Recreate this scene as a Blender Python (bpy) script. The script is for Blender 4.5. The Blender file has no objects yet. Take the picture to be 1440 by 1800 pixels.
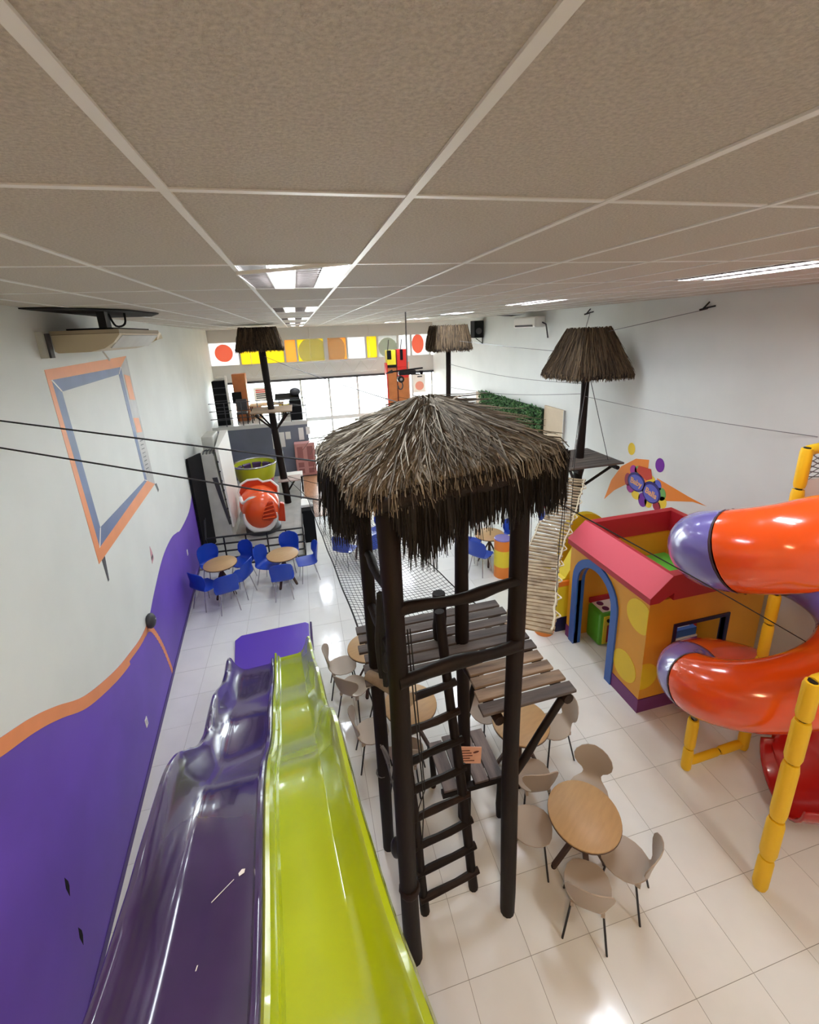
import bpy, bmesh, math, random
from mathutils import Vector, Matrix
random.seed(7)
R = math.radians
PI = math.pi
scene = bpy.context.scene
COL = scene.collection

# ------------------------------------------------------------------ camera
CAM_Z = 5.48          # eye height above the floor
ZC = 5.84             # ceiling height
YAW, PITCH, ROLL, FPX, CYPX = .232, -.2845, -.0424, 778.0, 809.0
fwd = Vector((math.sin(YAW)*math.cos(PITCH), math.cos(YAW)*math.cos(PITCH), math.sin(PITCH)))
rgt = Vector((math.cos(YAW), -math.sin(YAW), 0))
upv = rgt.cross(fwd)
r2 = rgt*math.cos(ROLL) + upv*math.sin(ROLL)
u2 = -rgt*math.sin(ROLL) + upv*math.cos(ROLL)
cd = bpy.data.cameras.new('camera')
cam = bpy.data.objects.new('camera', cd); COL.objects.link(cam)
cam.matrix_world = Matrix(((r2.x, u2.x, -fwd.x, 0), (r2.y, u2.y, -fwd.y, 0), (r2.z, u2.z, -fwd.z, CAM_Z), (0, 0, 0, 1)))
cd.sensor_fit = 'VERTICAL'; cd.sensor_height = 36; cd.sensor_width = 28.8
cd.lens = FPX/1800*36
cd.shift_y = -(900-CYPX)/1800
cd.clip_start = .05; cd.clip_end = 200
scene.camera = cam

# ------------------------------------------------------------------ world and exposure
w = bpy.data.worlds.new('overcast_daylight'); scene.world = w; w.use_nodes = True
bg = w.node_tree.nodes['Background']
bg.inputs[0].default_value = (.93, .97, 1, 1); bg.inputs[1].default_value = 9.0
vs = scene.view_settings
vs.view_transform = 'Standard'; vs.look = 'None'; vs.gamma = 1; vs.use_curve_mapping = False
vs.exposure = 1.2
scene.cycles.use_denoising = True
scene.cycles.max_bounces = 10; scene.cycles.diffuse_bounces = 6; scene.cycles.transparent_max_bounces = 12
scene.cycles.sample_clamp_indirect = 6
LAMP = 34.0           # radiance of the fluorescent tubes

# ------------------------------------------------------------------ materials
def lin(c):
    return tuple((x/12.92 if x <= .04045 else ((x+.055)/1.055)**2.4) for x in (v/255 for v in c))
MATS = {}
def mat(name, rgb, rough=.5, metal=0, noise=0, scale=8, bump=0, bscale=60, coat=0, spec=.5, rgb2=None, stretch=None, emit=0, trans=0):
    if name in MATS: return MATS[name]
    m = bpy.data.materials.new(name); m.use_nodes = True; MATS[name] = m
    nt = m.node_tree; b = nt.nodes['Principled BSDF']
    c = lin(rgb)
    b.inputs['Base Color'].default_value = (*c, 1)
    b.inputs['Roughness'].default_value = rough; b.inputs['Metallic'].default_value = metal
    b.inputs['Specular IOR Level'].default_value = spec
    if coat:
        b.inputs['Coat Weight'].default_value = coat; b.inputs['Coat Roughness'].default_value = .06
    if emit:
        b.inputs['Emission Color'].default_value = (*c, 1); b.inputs['Emission Strength'].default_value = emit
    tc = None
    if noise or bump:
        tc = nt.nodes.new('ShaderNodeTexCoord'); mp = nt.nodes.new('ShaderNodeMapping')
        nt.links.new(tc.outputs['Object'], mp.inputs[0])
        if stretch: mp.inputs['Scale'].default_value = stretch
    if noise:
        n = nt.nodes.new('ShaderNodeTexNoise'); n.inputs['Scale'].default_value = scale; n.inputs['Detail'].default_value = 4
        nt.links.new(mp.outputs[0], n.inputs['Vector'])
        mx = nt.nodes.new('ShaderNodeMix'); mx.data_type = 'RGBA'
        c2 = lin(rgb2) if rgb2 else tuple(x*(1-noise) for x in c)
        mx.inputs[6].default_value = (*c, 1); mx.inputs[7].default_value = (*c2, 1)
        rp = nt.nodes.new('ShaderNodeMapRange'); rp.inputs[1].default_value = .35; rp.inputs[2].default_value = .68
        nt.links.new(n.outputs[0], rp.inputs[0]); nt.links.new(rp.outputs[0], mx.inputs[0])
        nt.links.new(mx.outputs[2], b.inputs['Base Color'])
    if bump:
        n2 = nt.nodes.new('ShaderNodeTexNoise'); n2.inputs['Scale'].default_value = bscale; n2.inputs['Detail'].default_value = 5
        nt.links.new(mp.outputs[0], n2.inputs['Vector'])
        bp = nt.nodes.new('ShaderNodeBump'); bp.inputs['Strength'].default_value = bump; bp.inputs['Distance'].default_value = .01
        nt.links.new(n2.outputs[0], bp.inputs['Height']); nt.links.new(bp.outputs[0], b.inputs['Normal'])
    return m

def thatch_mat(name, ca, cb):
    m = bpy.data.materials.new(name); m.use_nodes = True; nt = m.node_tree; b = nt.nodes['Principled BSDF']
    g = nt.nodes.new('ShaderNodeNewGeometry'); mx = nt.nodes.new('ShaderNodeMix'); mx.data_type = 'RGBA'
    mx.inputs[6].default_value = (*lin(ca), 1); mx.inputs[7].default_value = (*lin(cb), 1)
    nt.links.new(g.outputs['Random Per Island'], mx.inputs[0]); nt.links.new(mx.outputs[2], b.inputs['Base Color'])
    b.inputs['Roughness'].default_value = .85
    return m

def translucent(name, rgb, mixf=.75, k=.42):
    m = bpy.data.materials.new(name); m.use_nodes = True; nt = m.node_tree
    for n in list(nt.nodes): nt.nodes.remove(n)
    o = nt.nodes.new('ShaderNodeOutputMaterial'); t = nt.nodes.new('ShaderNodeBsdfTranslucent'); d = nt.nodes.new('ShaderNodeBsdfDiffuse')
    x = nt.nodes.new('ShaderNodeMixShader'); c = (*lin(rgb), 1)
    t.inputs[0].default_value = (c[0]*k, c[1]*k, c[2]*k, 1); d.inputs[0].default_value = c; x.inputs[0].default_value = mixf
    nt.links.new(d.outputs[0], x.inputs[1]); nt.links.new(t.outputs[0], x.inputs[2]); nt.links.new(x.outputs[0], o.inputs[0])
    return m

def glass_mat(name):
    m = bpy.data.materials.new(name); m.use_nodes = True; nt = m.node_tree
    for n in list(nt.nodes): nt.nodes.remove(n)
    o = nt.nodes.new('ShaderNodeOutputMaterial'); t = nt.nodes.new('ShaderNodeBsdfTransparent'); g = nt.nodes.new('ShaderNodeBsdfGlossy')
    f = nt.nodes.new('ShaderNodeFresnel'); x = nt.nodes.new('ShaderNodeMixShader')
    g.inputs['Roughness'].default_value = .02; t.inputs[0].default_value = (.94, .97, .97, 1)
    nt.links.new(f.outputs[0], x.inputs[0]); nt.links.new(t.outputs[0], x.inputs[1]); nt.links.new(g.outputs[0], x.inputs[2]); nt.links.new(x.outputs[0], o.inputs[0])
    return m

def emit_mat(name, rgb, s):
    m = bpy.data.materials.new(name); m.use_nodes = True; nt = m.node_tree
    for n in list(nt.nodes): nt.nodes.remove(n)
    o = nt.nodes.new('ShaderNodeOutputMaterial'); e = nt.nodes.new('ShaderNodeEmission')
    e.inputs[0].default_value = (*lin(rgb), 1); e.inputs[1].default_value = s
    nt.links.new(e.outputs[0], o.inputs[0]); return m

WALL = mat('wall_paint', (224, 227, 222), .6, noise=.06, scale=1.2)
WALLR = WALL
CEIL = mat('ceiling_tile', (208, 198, 183), .75, noise=.22, scale=110, bump=1.0, bscale=130)
TEE = mat('tee_bar', (232, 230, 224), .4)
FLOOR = mat('floor_tile', (228, 229, 224), .14, noise=.05, scale=2.5, coat=.15)
GROUT = mat('grout', (150, 146, 138), .8)
PURPLE_W = mat('purple_wall_paint', (110, 76, 190), .5, noise=.22, scale=.8)
ORANGE_W = mat('orange_wall_paint', (236, 148, 92), .5, noise=.08, scale=3)
BLUE_W = mat('blue_wall_paint', (92, 112, 158), .5, noise=.25, scale=2.2)
GREY_W = mat('grey_wall_paint', (186, 184, 182), .5, noise=.2, scale=4)
PURPLE_S = mat('purple_fibreglass', (68, 46, 92), .2, noise=.3, scale=1.1, coat=.5, rgb2=(52, 36, 76))
LIME = mat('lime_fibreglass', (166, 182, 14), .2, noise=.12, scale=1.5, coat=.5)
PURPLE_MAT = mat('purple_vinyl', (92, 62, 178), .3)
LOG = mat('dark_log', (27, 16, 10), .6, noise=.45, scale=9, bump=.5, bscale=14, stretch=(1, 1, .25), spec=.25)
LOG2 = mat('brown_log', (44, 29, 20), .6, spec=.25, noise=.5, scale=8, bump=.5, bscale=14)
SAWN = mat('sawn_end', (150, 130, 104), .7, noise=.2, scale=12)
PLANK = mat('deck_plank', (96, 84, 76), .6, noise=.5, scale=5, bump=.4, bscale=30, rgb2=(56, 48, 44), stretch=(.3, 2, 1))
PLANK2 = mat('worn_plank', (156, 132, 106), .6, noise=.5, scale=5, bump=.4, bscale=30, rgb2=(94, 76, 60), stretch=(.3, 2, 1))
PLANKD = mat('grey_plank', (122, 108, 102), .6, noise=.4, scale=5, bump=.4, bscale=30, rgb2=(60, 54, 54), stretch=(2, .3, 1))
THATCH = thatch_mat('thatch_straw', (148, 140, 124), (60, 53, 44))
THATCH_SHADE = thatch_mat('thatch_shaded', (27, 21, 17), (11, 8, 7))  # straw colour darkened to paint in the shade of the unlit eave overhang
THATCHB = thatch_mat('thatch_brown', (112, 92, 66), (48, 36, 26))
THBASE = mat('thatch_under', (44, 35, 27), .95)
BLACK = mat('black_paint', (18, 18, 20), .7, spec=.2)
BLACKM = mat('black_metal', (24, 24, 27), .4, metal=.2)
ROPE = mat('rope_black', (26, 25, 26), .8)
STEEL = mat('steel_cable', (120, 120, 120), .5, metal=.4)
ROPEW = mat('rope_white', (208, 198, 172), .85)
CREAM = mat('cream_shell', (168, 153, 136), .42)
TABLE = mat('light_wood', (184, 148, 102), .45, noise=.1, scale=6, stretch=(1, 6, 1))
WOODLEG = mat('dark_wood_leg', (74, 52, 40), .5)
BLUECH = mat('blue_plastic', (24, 66, 176), .35)
CHROME = mat('chrome', (190, 190, 192), .25, metal=.9)
H_YEL = mat('house_amber', (226, 160, 42), .45, noise=.08, scale=2)
H_YEL2 = mat('house_yellow', (232, 200, 30), .45)
H_RED = mat('house_red', (176, 34, 46), .45)
H_PINK = mat('house_rose', (222, 84, 100), .45)
H_BLUE = mat('house_blue', (44, 92, 168), .4)
H_PURP = mat('house_plum', (112, 46, 110), .45)
NAVY = mat('navy_vinyl', (26, 28, 66), .4)
T_OR = mat('tube_orange', (232, 82, 20), .2, coat=.6)
T_PU = mat('tube_violet', (112, 100, 170), .22, coat=.5)
T_RED = mat('tube_red', (176, 24, 18), .25, coat=.4)
SEAM = mat('tube_seam', (58, 30, 36), .6)
PAD_Y = mat('yellow_foam', (238, 188, 18), .55, bump=.25, bscale=40)
GREEN = mat('green_plastic', (92, 168, 46), .4)
GREENB = mat('bright_green', (106, 204, 76), .4)
WHITE = mat('white_plastic', (236, 234, 228), .4)
OFFW = mat('ivory_plastic', (204, 190, 160), .45)
DGREY = mat('dark_grey', (62, 62, 66), .5)
GREY = mat('pale_grey', (200, 200, 192), .5, noise=.15, scale=3)
SLATE = mat('slate_paint', (120, 126, 140), .55, noise=.25, scale=.9)
PINKC = mat('pink_cabinet', (192, 138, 134), .5)
PINKD = mat('pink_lattice', (150, 96, 94), .6)
FISH = mat('fish_orange', (232, 84, 26), .3, coat=.3)
FISHD = mat('fish_dark_orange', (196, 58, 18), .35)
LIMECUP = mat('cup_lime', (190, 200, 36), .35)
BROWNF = mat('brown_floor', (176, 130, 96), .3, noise=.25, scale=3, stretch=(6, 1, 1))
ORWOOD = mat('orange_wood', (200, 120, 66), .45, noise=.15, scale=4)
CARD = mat('cardboard', (196, 156, 106), .7)
REDP = mat('red_paint', (214, 48, 40), .4)
YELP = mat('yellow_paint', (234, 214, 50), .4)
LEAF = thatch_mat('leaf_green', (58, 112, 52), (120, 156, 108))
LEAFB = mat('hedge_base', (24, 48, 24), .9)
BEIGEW = mat('beige_panel', (206, 186, 156), .6, noise=.1, scale=2)
FRAMEW = mat('window_frame', (204, 204, 200), .45)
GLASS = glass_mat('pane_glass')
CHROMEL = mat('louver_metal', (120, 112, 108), .3, metal=.7)
PEACH = mat('notice_board', (232, 176, 146), .5)
INK = mat('notice_ink', (110, 62, 48), .6)
BALL = {k: mat('balloon_'+k, c, .35) for k, c in dict(yellow=(238, 206, 60), purple=(120, 50, 160), magenta=(170, 50, 150), green=(110, 170, 90), red=(170, 50, 70), blue=(88, 96, 190)).items()}
CLOUD = mat('logo_blue', (92, 96, 190), .45)
CLOUDD = mat('logo_navy', (44, 28, 110), .45)
LETTER = mat('logo_letter', (234, 176, 118), .5)

# ------------------------------------------------------------------ mesh helpers
class MB:
    def __init__(s): s.v = []; s.f = []
    def add(s, vs, fs):
        o = len(s.v); s.v += [tuple(p) for p in vs]; s.f += [tuple(i+o for i in f) for f in fs]; return s
    def box(s, a, b):
        x0, y0, z0 = a; x1, y1, z1 = b
        return s.add([(x0,y0,z0),(x1,y0,z0),(x1,y1,z0),(x0,y1,z0),(x0,y0,z1),(x1,y0,z1),(x1,y1,z1),(x0,y1,z1)],
                     [(3,2,1,0),(4,5,6,7),(0,1,5,4),(1,2,6,5),(2,3,7,6),(3,0,4,7)])
    def cbox(s, c, d): return s.box([c[i]-d[i]/2 for i in range(3)], [c[i]+d[i]/2 for i in range(3)])
    def hexa(s, b4, t4):
        return s.add(list(b4)+list(t4), [(3,2,1,0),(4,5,6,7),(0,1,5,4),(1,2,6,5),(2,3,7,6),(3,0,4,7)])
    def bar(s, p, q, w, h, up=(0,0,1)):
        p = Vector(p); q = Vector(q); d = (q-p).normalized(); sd = d.cross(Vector(up))
        if sd.length < 1e-4: sd = d.cross(Vector((1,0,0)))
        sd.normalize(); u = sd.cross(d); sd *= w/2; u *= h/2
        return s.hexa([p-sd-u, p+sd-u, q+sd-u, q-sd-u], [p-sd+u, p+sd+u, q+sd+u, q-sd+u])
    def tube(s, pts, rad, n=8, caps=True, closed=False):
        pts = [Vector(p) for p in pts]; N = len(pts)
        rs = rad if isinstance(rad, (list, tuple)) else [rad]*N
        vs = []; fs = []; prev = None
        for i in range(N):
            if closed: t = pts[(i+1) % N]-pts[i-1]
            else: t = pts[min(i+1, N-1)]-pts[max(i-1, 0)]
            t.normalize()
            if prev is None:
                a = Vector((0,0,1)) if abs(t.z) < .9 else Vector((1,0,0)); nrm = t.cross(a).normalized()
            else:
                nrm = prev-t*prev.dot(t); nrm.normalize()
            prev = nrm; b = t.cross(nrm)
            for k in range(n):
                an = 2*PI*k/n; vs.append(pts[i]+(nrm*math.cos(an)+b*math.sin(an))*rs[i])
        M = N if closed else N-1
        for i in range(M):
            j = (i+1) % N
            for k in range(n):
                k2 = (k+1) % n; fs.append((i*n+k, i*n+k2, j*n+k2, j*n+k))
        if caps and not closed:
            fs.append(tuple(range(n-1, -1, -1))); fs.append(tuple((N-1)*n+k for k in range(n)))
        return s.add(vs, fs)
    def lathe(s, c, prof, n=24, a0=0, a1=2*PI):
        c = Vector(c); full = abs(a1-a0-2*PI) < 1e-6; m = n if full else n+1; vs = []; fs = []
        for r, z in prof:
            for k in range(m):
                an = a0+(a1-a0)*k/n; vs.append(c+Vector((r*math.cos(an), r*math.sin(an), z)))
        for i in range(len(prof)-1):
            for k in range(n):
                k2 = (k+1) % m; fs.append((i*m+k, i*m+k2, (i+1)*m+k2, (i+1)*m+k))
        if full:
            if prof[0][0] > 1e-4: fs.append(tuple(range(n-1, -1, -1)))
            if prof[-1][0] > 1e-4: fs.append(tuple((len(prof)-1)*n+k for k in range(n)))
        return s.add(vs, fs)
    def prism(s, poly, fn, d0, d1):
        """poly of (a,b); fn(a,b,d) gives a point; extruded from d0 to d1"""
        n = len(poly)
        vs = [fn(a, b, d0) for a, b in poly]+[fn(a, b, d1) for a, b in poly]
        return s.add(vs, [tuple(range(n-1, -1, -1)), tuple(range(n, 2*n))]+[(i, (i+1) % n, n+(i+1) % n, n+i) for i in range(n)])
    def ell(s, c, r, n=16, m=10, rot=None):
        vs = []; fs = []
        for i in range(m+1):
            th = PI*i/m
            for k in range(n):
                p = Vector((r[0]*math.sin(th)*math.cos(2*PI*k/n), r[1]*math.sin(th)*math.sin(2*PI*k/n), r[2]*math.cos(th)))
                if rot: p = rot @ p
                vs.append(Vector(c)+p)
        for i in range(m):
            for k in range(n): fs.append((i*n+k, (i+1)*n+k, (i+1)*n+(k+1) % n, i*n+(k+1) % n))
        return s.add(vs, fs)
    def grid(s, rows, flip=False):
        m = len(rows[0]); vs = [p for r in rows for p in r]; fs = []
        for i in range(len(rows)-1):
            for k in range(m-1):
                q = (i*m+k, i*m+k+1, (i+1)*m+k+1, (i+1)*m+k); fs.append(q[::-1] if flip else q)
        return s.add(vs, fs)

def me(name, mb, m, smooth=False, merge=False):
    d = bpy.data.meshes.new(name); d.from_pydata(mb.v, [], mb.f); d.validate()
    bm = bmesh.new(); bm.from_mesh(d)
    if merge: bmesh.ops.remove_doubles(bm, verts=bm.verts, dist=1e-4)
    bmesh.ops.recalc_face_normals(bm, faces=bm.faces)
    bm.to_mesh(d); bm.free()
    if smooth:
        for p in d.polygons: p.use_smooth = True
        try: d.set_sharp_from_angle(angle=R(42))
        except Exception: pass
    d.materials.append(m); return d

def obj(name, mb, m, parent=None, smooth=False, bevel=0, loc=None, merge=False, raw=False):
    if raw:
        d = bpy.data.meshes.new(name); d.from_pydata(mb.v, [], mb.f); d.materials.append(m)
    else:
        d = mb if isinstance(mb, bpy.types.Mesh) else me(name, mb, m, smooth, merge)
    o = bpy.data.objects.new(name, d); COL.objects.link(o)
    if parent: o.parent = parent
    if loc: o.location = loc
    if bevel:
        b = o.modifiers.new('bevel', 'BEVEL'); b.width = bevel; b.segments = 2; b.limit_method = 'ANGLE'
    return o
def tag(o, label, cat, group=None, kind=None):
    o['label'] = label; o['category'] = cat
    if group: o['group'] = group
    if kind: o['kind'] = kind
    return o
def thing(name, label, cat, loc=(0,0,0), rotz=0, group=None):
    o = bpy.data.objects.new(name, None); COL.objects.link(o); o.location = loc; o.rotation_euler = (0,0,rotz); o.empty_display_size = .1
    return tag(o, label, cat, group)
def struct(name, mb, m, label=None, **k):
    o = obj(name, mb, m, **k); o['kind'] = 'structure'
    if label: o['label'] = label; o['category'] = name.split('_')[0]
    return o
def dup(root, loc, rotz, label, group=None):
    r = root.copy(); COL.objects.link(r); r.location = loc; r.rotation_euler = (0,0,rotz); r['label'] = label
    if group: r['group'] = group
    for ch in list(root.children):
        c = ch.copy(); COL.objects.link(c); c.parent = r
        for g in ch.children:
            d = g.copy(); COL.objects.link(d); d.parent = c
    return r
def lerp(a, b, t): return a+(b-a)*t
def interp(tab, x):
    if x <= tab[0][0]: return tab[0][1]
    for (a, va), (b, vb) in zip(tab, tab[1:]):
        if x <= b:
            t = (x-a)/(b-a); return va+(vb-va)*t
    return tab[-1][1]
def smooth_path(pts, n=8):
    P = [Vector(p) for p in pts]; out = []
    for i in range(len(P)-1):
        p0 = P[max(i-1, 0)]; p1 = P[i]; p2 = P[i+1]; p3 = P[min(i+2, len(P)-1)]
        for k in range(n):
            t = k/n
            out.append(.5*((2*p1)+(p2-p0)*t+(2*p0-5*p1+4*p2-p3)*t*t+(3*p1-p0-3*p2+p3)*t**3))
    out.append(P[-1]); return out

# ------------------------------------------------------------------ the room
YB, YF = -3.0, 21.5
def lwx(y): return -2.087-.0767*y                 # the left wall runs slightly askew
LWN = Vector((1, .0767, 0)).normalized()
def LW(y, z, d=0): return Vector((lwx(y), y, z))+LWN*d
XR = 6.5

struct('wall_left', MB().prism([(YB, 0), (YF, 0), (YF, ZC+.2), (YB, ZC+.2)], LW, -.12, 0), WALL, 'white painted side wall with a purple wave along its foot')
wl = bpy.data.objects['wall_left']
struct('wall_right', MB().box((XR, YB, 0), (XR+.12, YF, ZC+.2)), WALLR, 'plain white wall behind the playhouse and thatched perches')
struct('wall_back', MB().box((-2.5, YB-.12, 0), (XR+.12, YB, ZC+.2)), WALL, 'white wall at the near end of the hall')

# painted purple wave and orange line on the left wall
top = [(-.5, 3.9), (1.6, 3.55), (3.1, 2.84), (3.5, 2.64), (3.82, 2.44), (4.29, 2.12), (5.02, 1.80), (5.6, 1.62), (6.1, 1.50), (6.57, 1.49), (7.04, 1.62), (7.9, 1.80), (8.74, 1.80), (9.3, 1.68), (9.7, 1.58), (10.86, 1.53), (11.6, 1.7), (12.6, 1.95), (14, 1.9), (16, 1.4), (17.9, 1.0)]
tp = smooth_path([(y, z, 0) for y, z in top], 5)
mbp = MB()
for a, b in zip(tp, tp[1:]):
    mbp.prism([(a.x, .09), (b.x, .09), (b.x, b.y), (a.x, a.y)], LW, .0005, .003)
o = obj('painted_wave', mbp, PURPLE_W, wl); o['label'] = 'purple painted wave'
om = MB()
for a, b in zip(tp, tp[1:]):
    if 1.6 < a.x < 6.3:
        wa, wb = .14, .14
        if a.x > 5.4: wa = wb = .09
        om.prism([(a.x, a.y-wa), (b.x, b.y-wb), (b.x, b.y), (a.x, a.y)], LW, .003, .005)
cv = smooth_path([(6.28, 1.40, 0), (6.45, 1.37, 0), (6.62, 1.2, 0), (6.85, .77, 0), (7.0, .3, 0), (7.05, .09, 0)], 5)
for a, b in zip(cv, cv[1:]):
    om.prism([(a.x-.05, a.y-.02), (b.x-.03, b.y-.02), (b.x+.03, b.y+.02), (a.x+.05, a.y+.02)], LW, .003, .005)
o = obj('painted_orange_line', om, ORANGE_W, wl); o['label'] = 'orange painted line along the wave'
struct('baseboard_left', MB().prism([(YB, 0), (17.9, 0), (17.9, .09), (YB, .09)], LW, 0, .012), mat('baseboard_violet', (70, 44, 120), .5), 'dark violet skirting along the left wall')

# wear marks on the purple paint
for yy, zz, s in ((3.2, 1.15, .1), (3.15, .62, .1)):
    o = obj('paint_chip', MB().prism([(yy-.01, zz-s), (yy+.025, zz-s*.3), (yy+.03, zz+s*.2), (yy+.005, zz+s), (yy-.02, zz+s*.1)], LW, .003, .0045), BLACK, wl)
o['label'] = 'dark chip in the purple paint'

# picture-frame mural on the left wall
t = thing('frame_mural', 'large orange and blue picture frame painted on the white wall', 'mural', tuple(LW(6.85, 4.1)))
L0 = LW(6.85, 4.1)
def LWr(y, z, d): return LW(y, z, d)-L0
O = [(5.30, 5.25), (8.36, 5.27), (8.44, 3.02), (5.37, 3.02)]
I = [(5.40, 5.14), (7.92, 5.12), (8.0, 3.22), (5.50, 3.17)]
K = [(5.58, 5.0), (7.74, 5.02), (7.88, 3.27), (5.66, 3.36)]
for nm, A, B, ms, d in (('orange_border', O, I, (ORANGE_W, GREY_W, ORANGE_W, ORANGE_W), .003), ('blue_border', I, K, (BLUE_W,)*4, .003)):
    for k in range(4):
        k2 = (k+1) % 4
        obj(nm, MB().prism([A[k], A[k2], B[k2], B[k]], LWr, .0006, d), ms[k], t)
for a, b in ((5.0, 4.55), (4.3, 4.0)):
    obj('orange_patch', MB().prism([(8.0, a), (8.3, a-.05), (8.33, b), (8.02, b+.05)], LWr, .003, .005), ORANGE_W, t)
for k in range(4):
    p, q = I[k], K[k]
    obj('white_corner_line', MB().prism([(p[0]-.015, p[1]), (p[0]+.015, p[1]), (q[0]+.015, q[1]), (q[0]-.015, q[1])], LWr, .003, .005), WHITE, t)
for i in range(9):
    z = 3.9-i*.07
    obj('ruled_line', MB().prism([(8.08, z), (8.26, z-.02), (8.26, z-.035), (8.08, z-.015)], LWr, .003, .0045), DGREY, t)
obj('pencil_tip', MB().prism([(5.47, 3.02), (5.58, 3.02), (5.53, 2.72), (5.49, 2.72)], LWr, .001, .003), DGREY, t)
obj('pencil_tip', MB().prism([(8.42, 3.02), (8.55, 3.0), (8.62, 2.85), (8.54, 2.83)], LWr, .001, .003), DGREY, t)
# small things on the left wall
o = thing('door_stopper', 'small dark grey rounded climbing hold at the purple wave crest', 'climbing hold', tuple(LW(6.45, 1.5)))
obj('grip', MB().ell((.05, 0, 0), (.07, .1, .12), 12, 8), DGREY, o, True)
obj('bolt', MB().tube([(.1, 0, .02), (.125, 0, .02)], .015, 8), CHROME, o)
o = thing('wall_sticker', 'small pink and grey sticker on white wall above the wave', 'sticker', tuple(LW(7.35, 2.15)))
obj('backing', MB().prism([(-.07, -.13), (.07, -.1), (.06, .02), (0, .15), (-.05, .03)], lambda a, b, d: Vector((d-.0767*a, a, b)), .001, .004), mat('sticker_pink', (204, 150, 160), .6), o)
obj('print_mark', MB().prism([(-.05, -.08), (.05, -.06), (.045, -.01), (-.05, -.03)], lambda a, b, d: Vector((d-.0767*a, a, b)), .004, .006), DGREY, o)
o = thing('switch_plate', 'white light switch plate on the purple wall by the slide', 'switch', tuple(LW(5.52, .55)))
obj('plate', MB().prism([(-.04, -.06), (.04, -.06), (.04, .06), (-.04, .06)], lambda a, b, d: Vector((d-.0767*a, a, b)), .003, .012), WHITE, o)
obj('rocker', MB().prism([(-.015, -.03), (.015, -.03), (.015, .03), (-.015, .03)], lambda a, b, d: Vector((d-.0767*a, a, b)), .012, .017), GREY, o)
for yy, zz, lab in ((9.85, .95, 'white outlet cover on purple wall above blue chair'), (9.55, .5, 'white outlet cover low on purple wall behind blue chair')):
    o = thing('outlet_cover', lab, 'outlet', tuple(LW(yy, zz)))
    obj('plate', MB().prism([(-.04, -.06), (.04, -.06), (.04, .06), (-.04, .06)], lambda a, b, d: Vector((d-.0767*a, a, b)), .003, .012), WHITE, o)

# floor: grout bed, the nearest tiles one by one, the rest joined
floor = struct('floor', MB().box((-4.2, YB, -.1), (XR, YF+.3, -.004)), GROUT, 'pale square floor tiles with thin grey joints')
S = .6; FX = 3.88; FY = 5.30
tiles = []
i0 = int((-4.2-FX)/S)-1
for i in range(i0, 6):
    for j in range(-16, 29):
        x0, y0 = FX+i*S, FY+j*S
        x1, y1 = x0+S, y0+S
        if x0 >= XR-.02 or y0 < YB-.5 or y0 > YF-.1 or x1 < lwx(y1)-.05: continue
        tiles.append((x0, y0, min(x1, XR-.002), min(y1, YF)))
def tile_rank(tl):
    x, y = (tl[0]+tl[2])/2, (tl[1]+tl[3])/2
    if y < 1.0: return 1e3-y
    return math.hypot(x-.8, y)
tiles.sort(key=tile_rank)
g = .0022
proto = me('floor_tile', MB().box((g, g, -.004), (S-g, S-g, 0)), FLOOR)
rest = MB()
for n, (x0, y0, x1, y1) in enumerate(tiles):
    full = x1-x0 > S-.01 and y1-y0 > S-.01
    if n < 290:
        if full: obj('floor_tile', proto, FLOOR, floor, loc=(x0, y0, 0))
        else: obj('floor_tile', MB().box((g, g, -.004), (x1-x0-g, y1-y0-g, 0)), FLOOR, floor, loc=(x0, y0, 0))
    else: rest.box((x0+g, y0+g, -.004), (x1-g, y1-g, 0))
o = obj('far_floor_tiles', rest, FLOOR, floor); o['kind'] = 'stuff'

# ceiling: slab, tiles, tee bars
ceil = struct('ceiling', MB().box((-4.4, YB, ZC+.1), (XR, YF, ZC+.2)), CEIL, 'suspended ceiling of rough grey tiles in white tee bars')
CW, CT, CX0, CY0 = .625, 1.25, -.2754, 1.3386
lamp_cells = {(i, j) for i in (0, 6) for j in (-2, 1, 4, 7, 10, 13)}
ctile = me('ceiling_tile', MB().box((.004, .004, 0), (CW-.004, CT-.004, .016)), CEIL)
far = MB()
for i in range(-7, 11):
    for j in range(-4, 17):
        x0, y0 = CX0+i*CW, CY0+j*CT
        if (i, j) in lamp_cells: continue
        if x0 >= XR-.03 or y0 >= YF-.05: continue
        if x0+CW < lwx(y0+CT)-.1: continue
        full = x0+CW < XR and y0+CT < YF
        if -2 <= j <= 6:
            if full: obj('ceiling_tile', ctile, CEIL, ceil, loc=(x0, y0, ZC))
            else: obj('ceiling_tile', MB().box((.004, .004, 0), (min(CW, XR-x0)-.004, CT-.004, .016)), CEIL, ceil, loc=(x0, y0, ZC))
        else: far.box((x0+.004, y0+.004, ZC), (min(x0+CW, XR)-.004, min(y0+CT, YF)-.004, ZC+.016))
o = obj('far_ceiling_tiles', far, CEIL, ceil); o['kind'] = 'stuff'
for i in range(-6, 11):
    x = CX0+i*CW; ya = max(YB, (x+2.087)/-.0767 if x < -1.9 else YB)
    obj('tee_bar', MB().box((x-.0125, ya, ZC-.006), (x+.0125, YF, ZC+.012)), TEE, ceil)
for j in range(-3, 17):
    y = CY0+j*CT
    obj('cross_tee', MB().box((lwx(y)-.02, y-.0125, ZC-.004), (XR, y+.0125, ZC+.011)), TEE, ceil)

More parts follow.
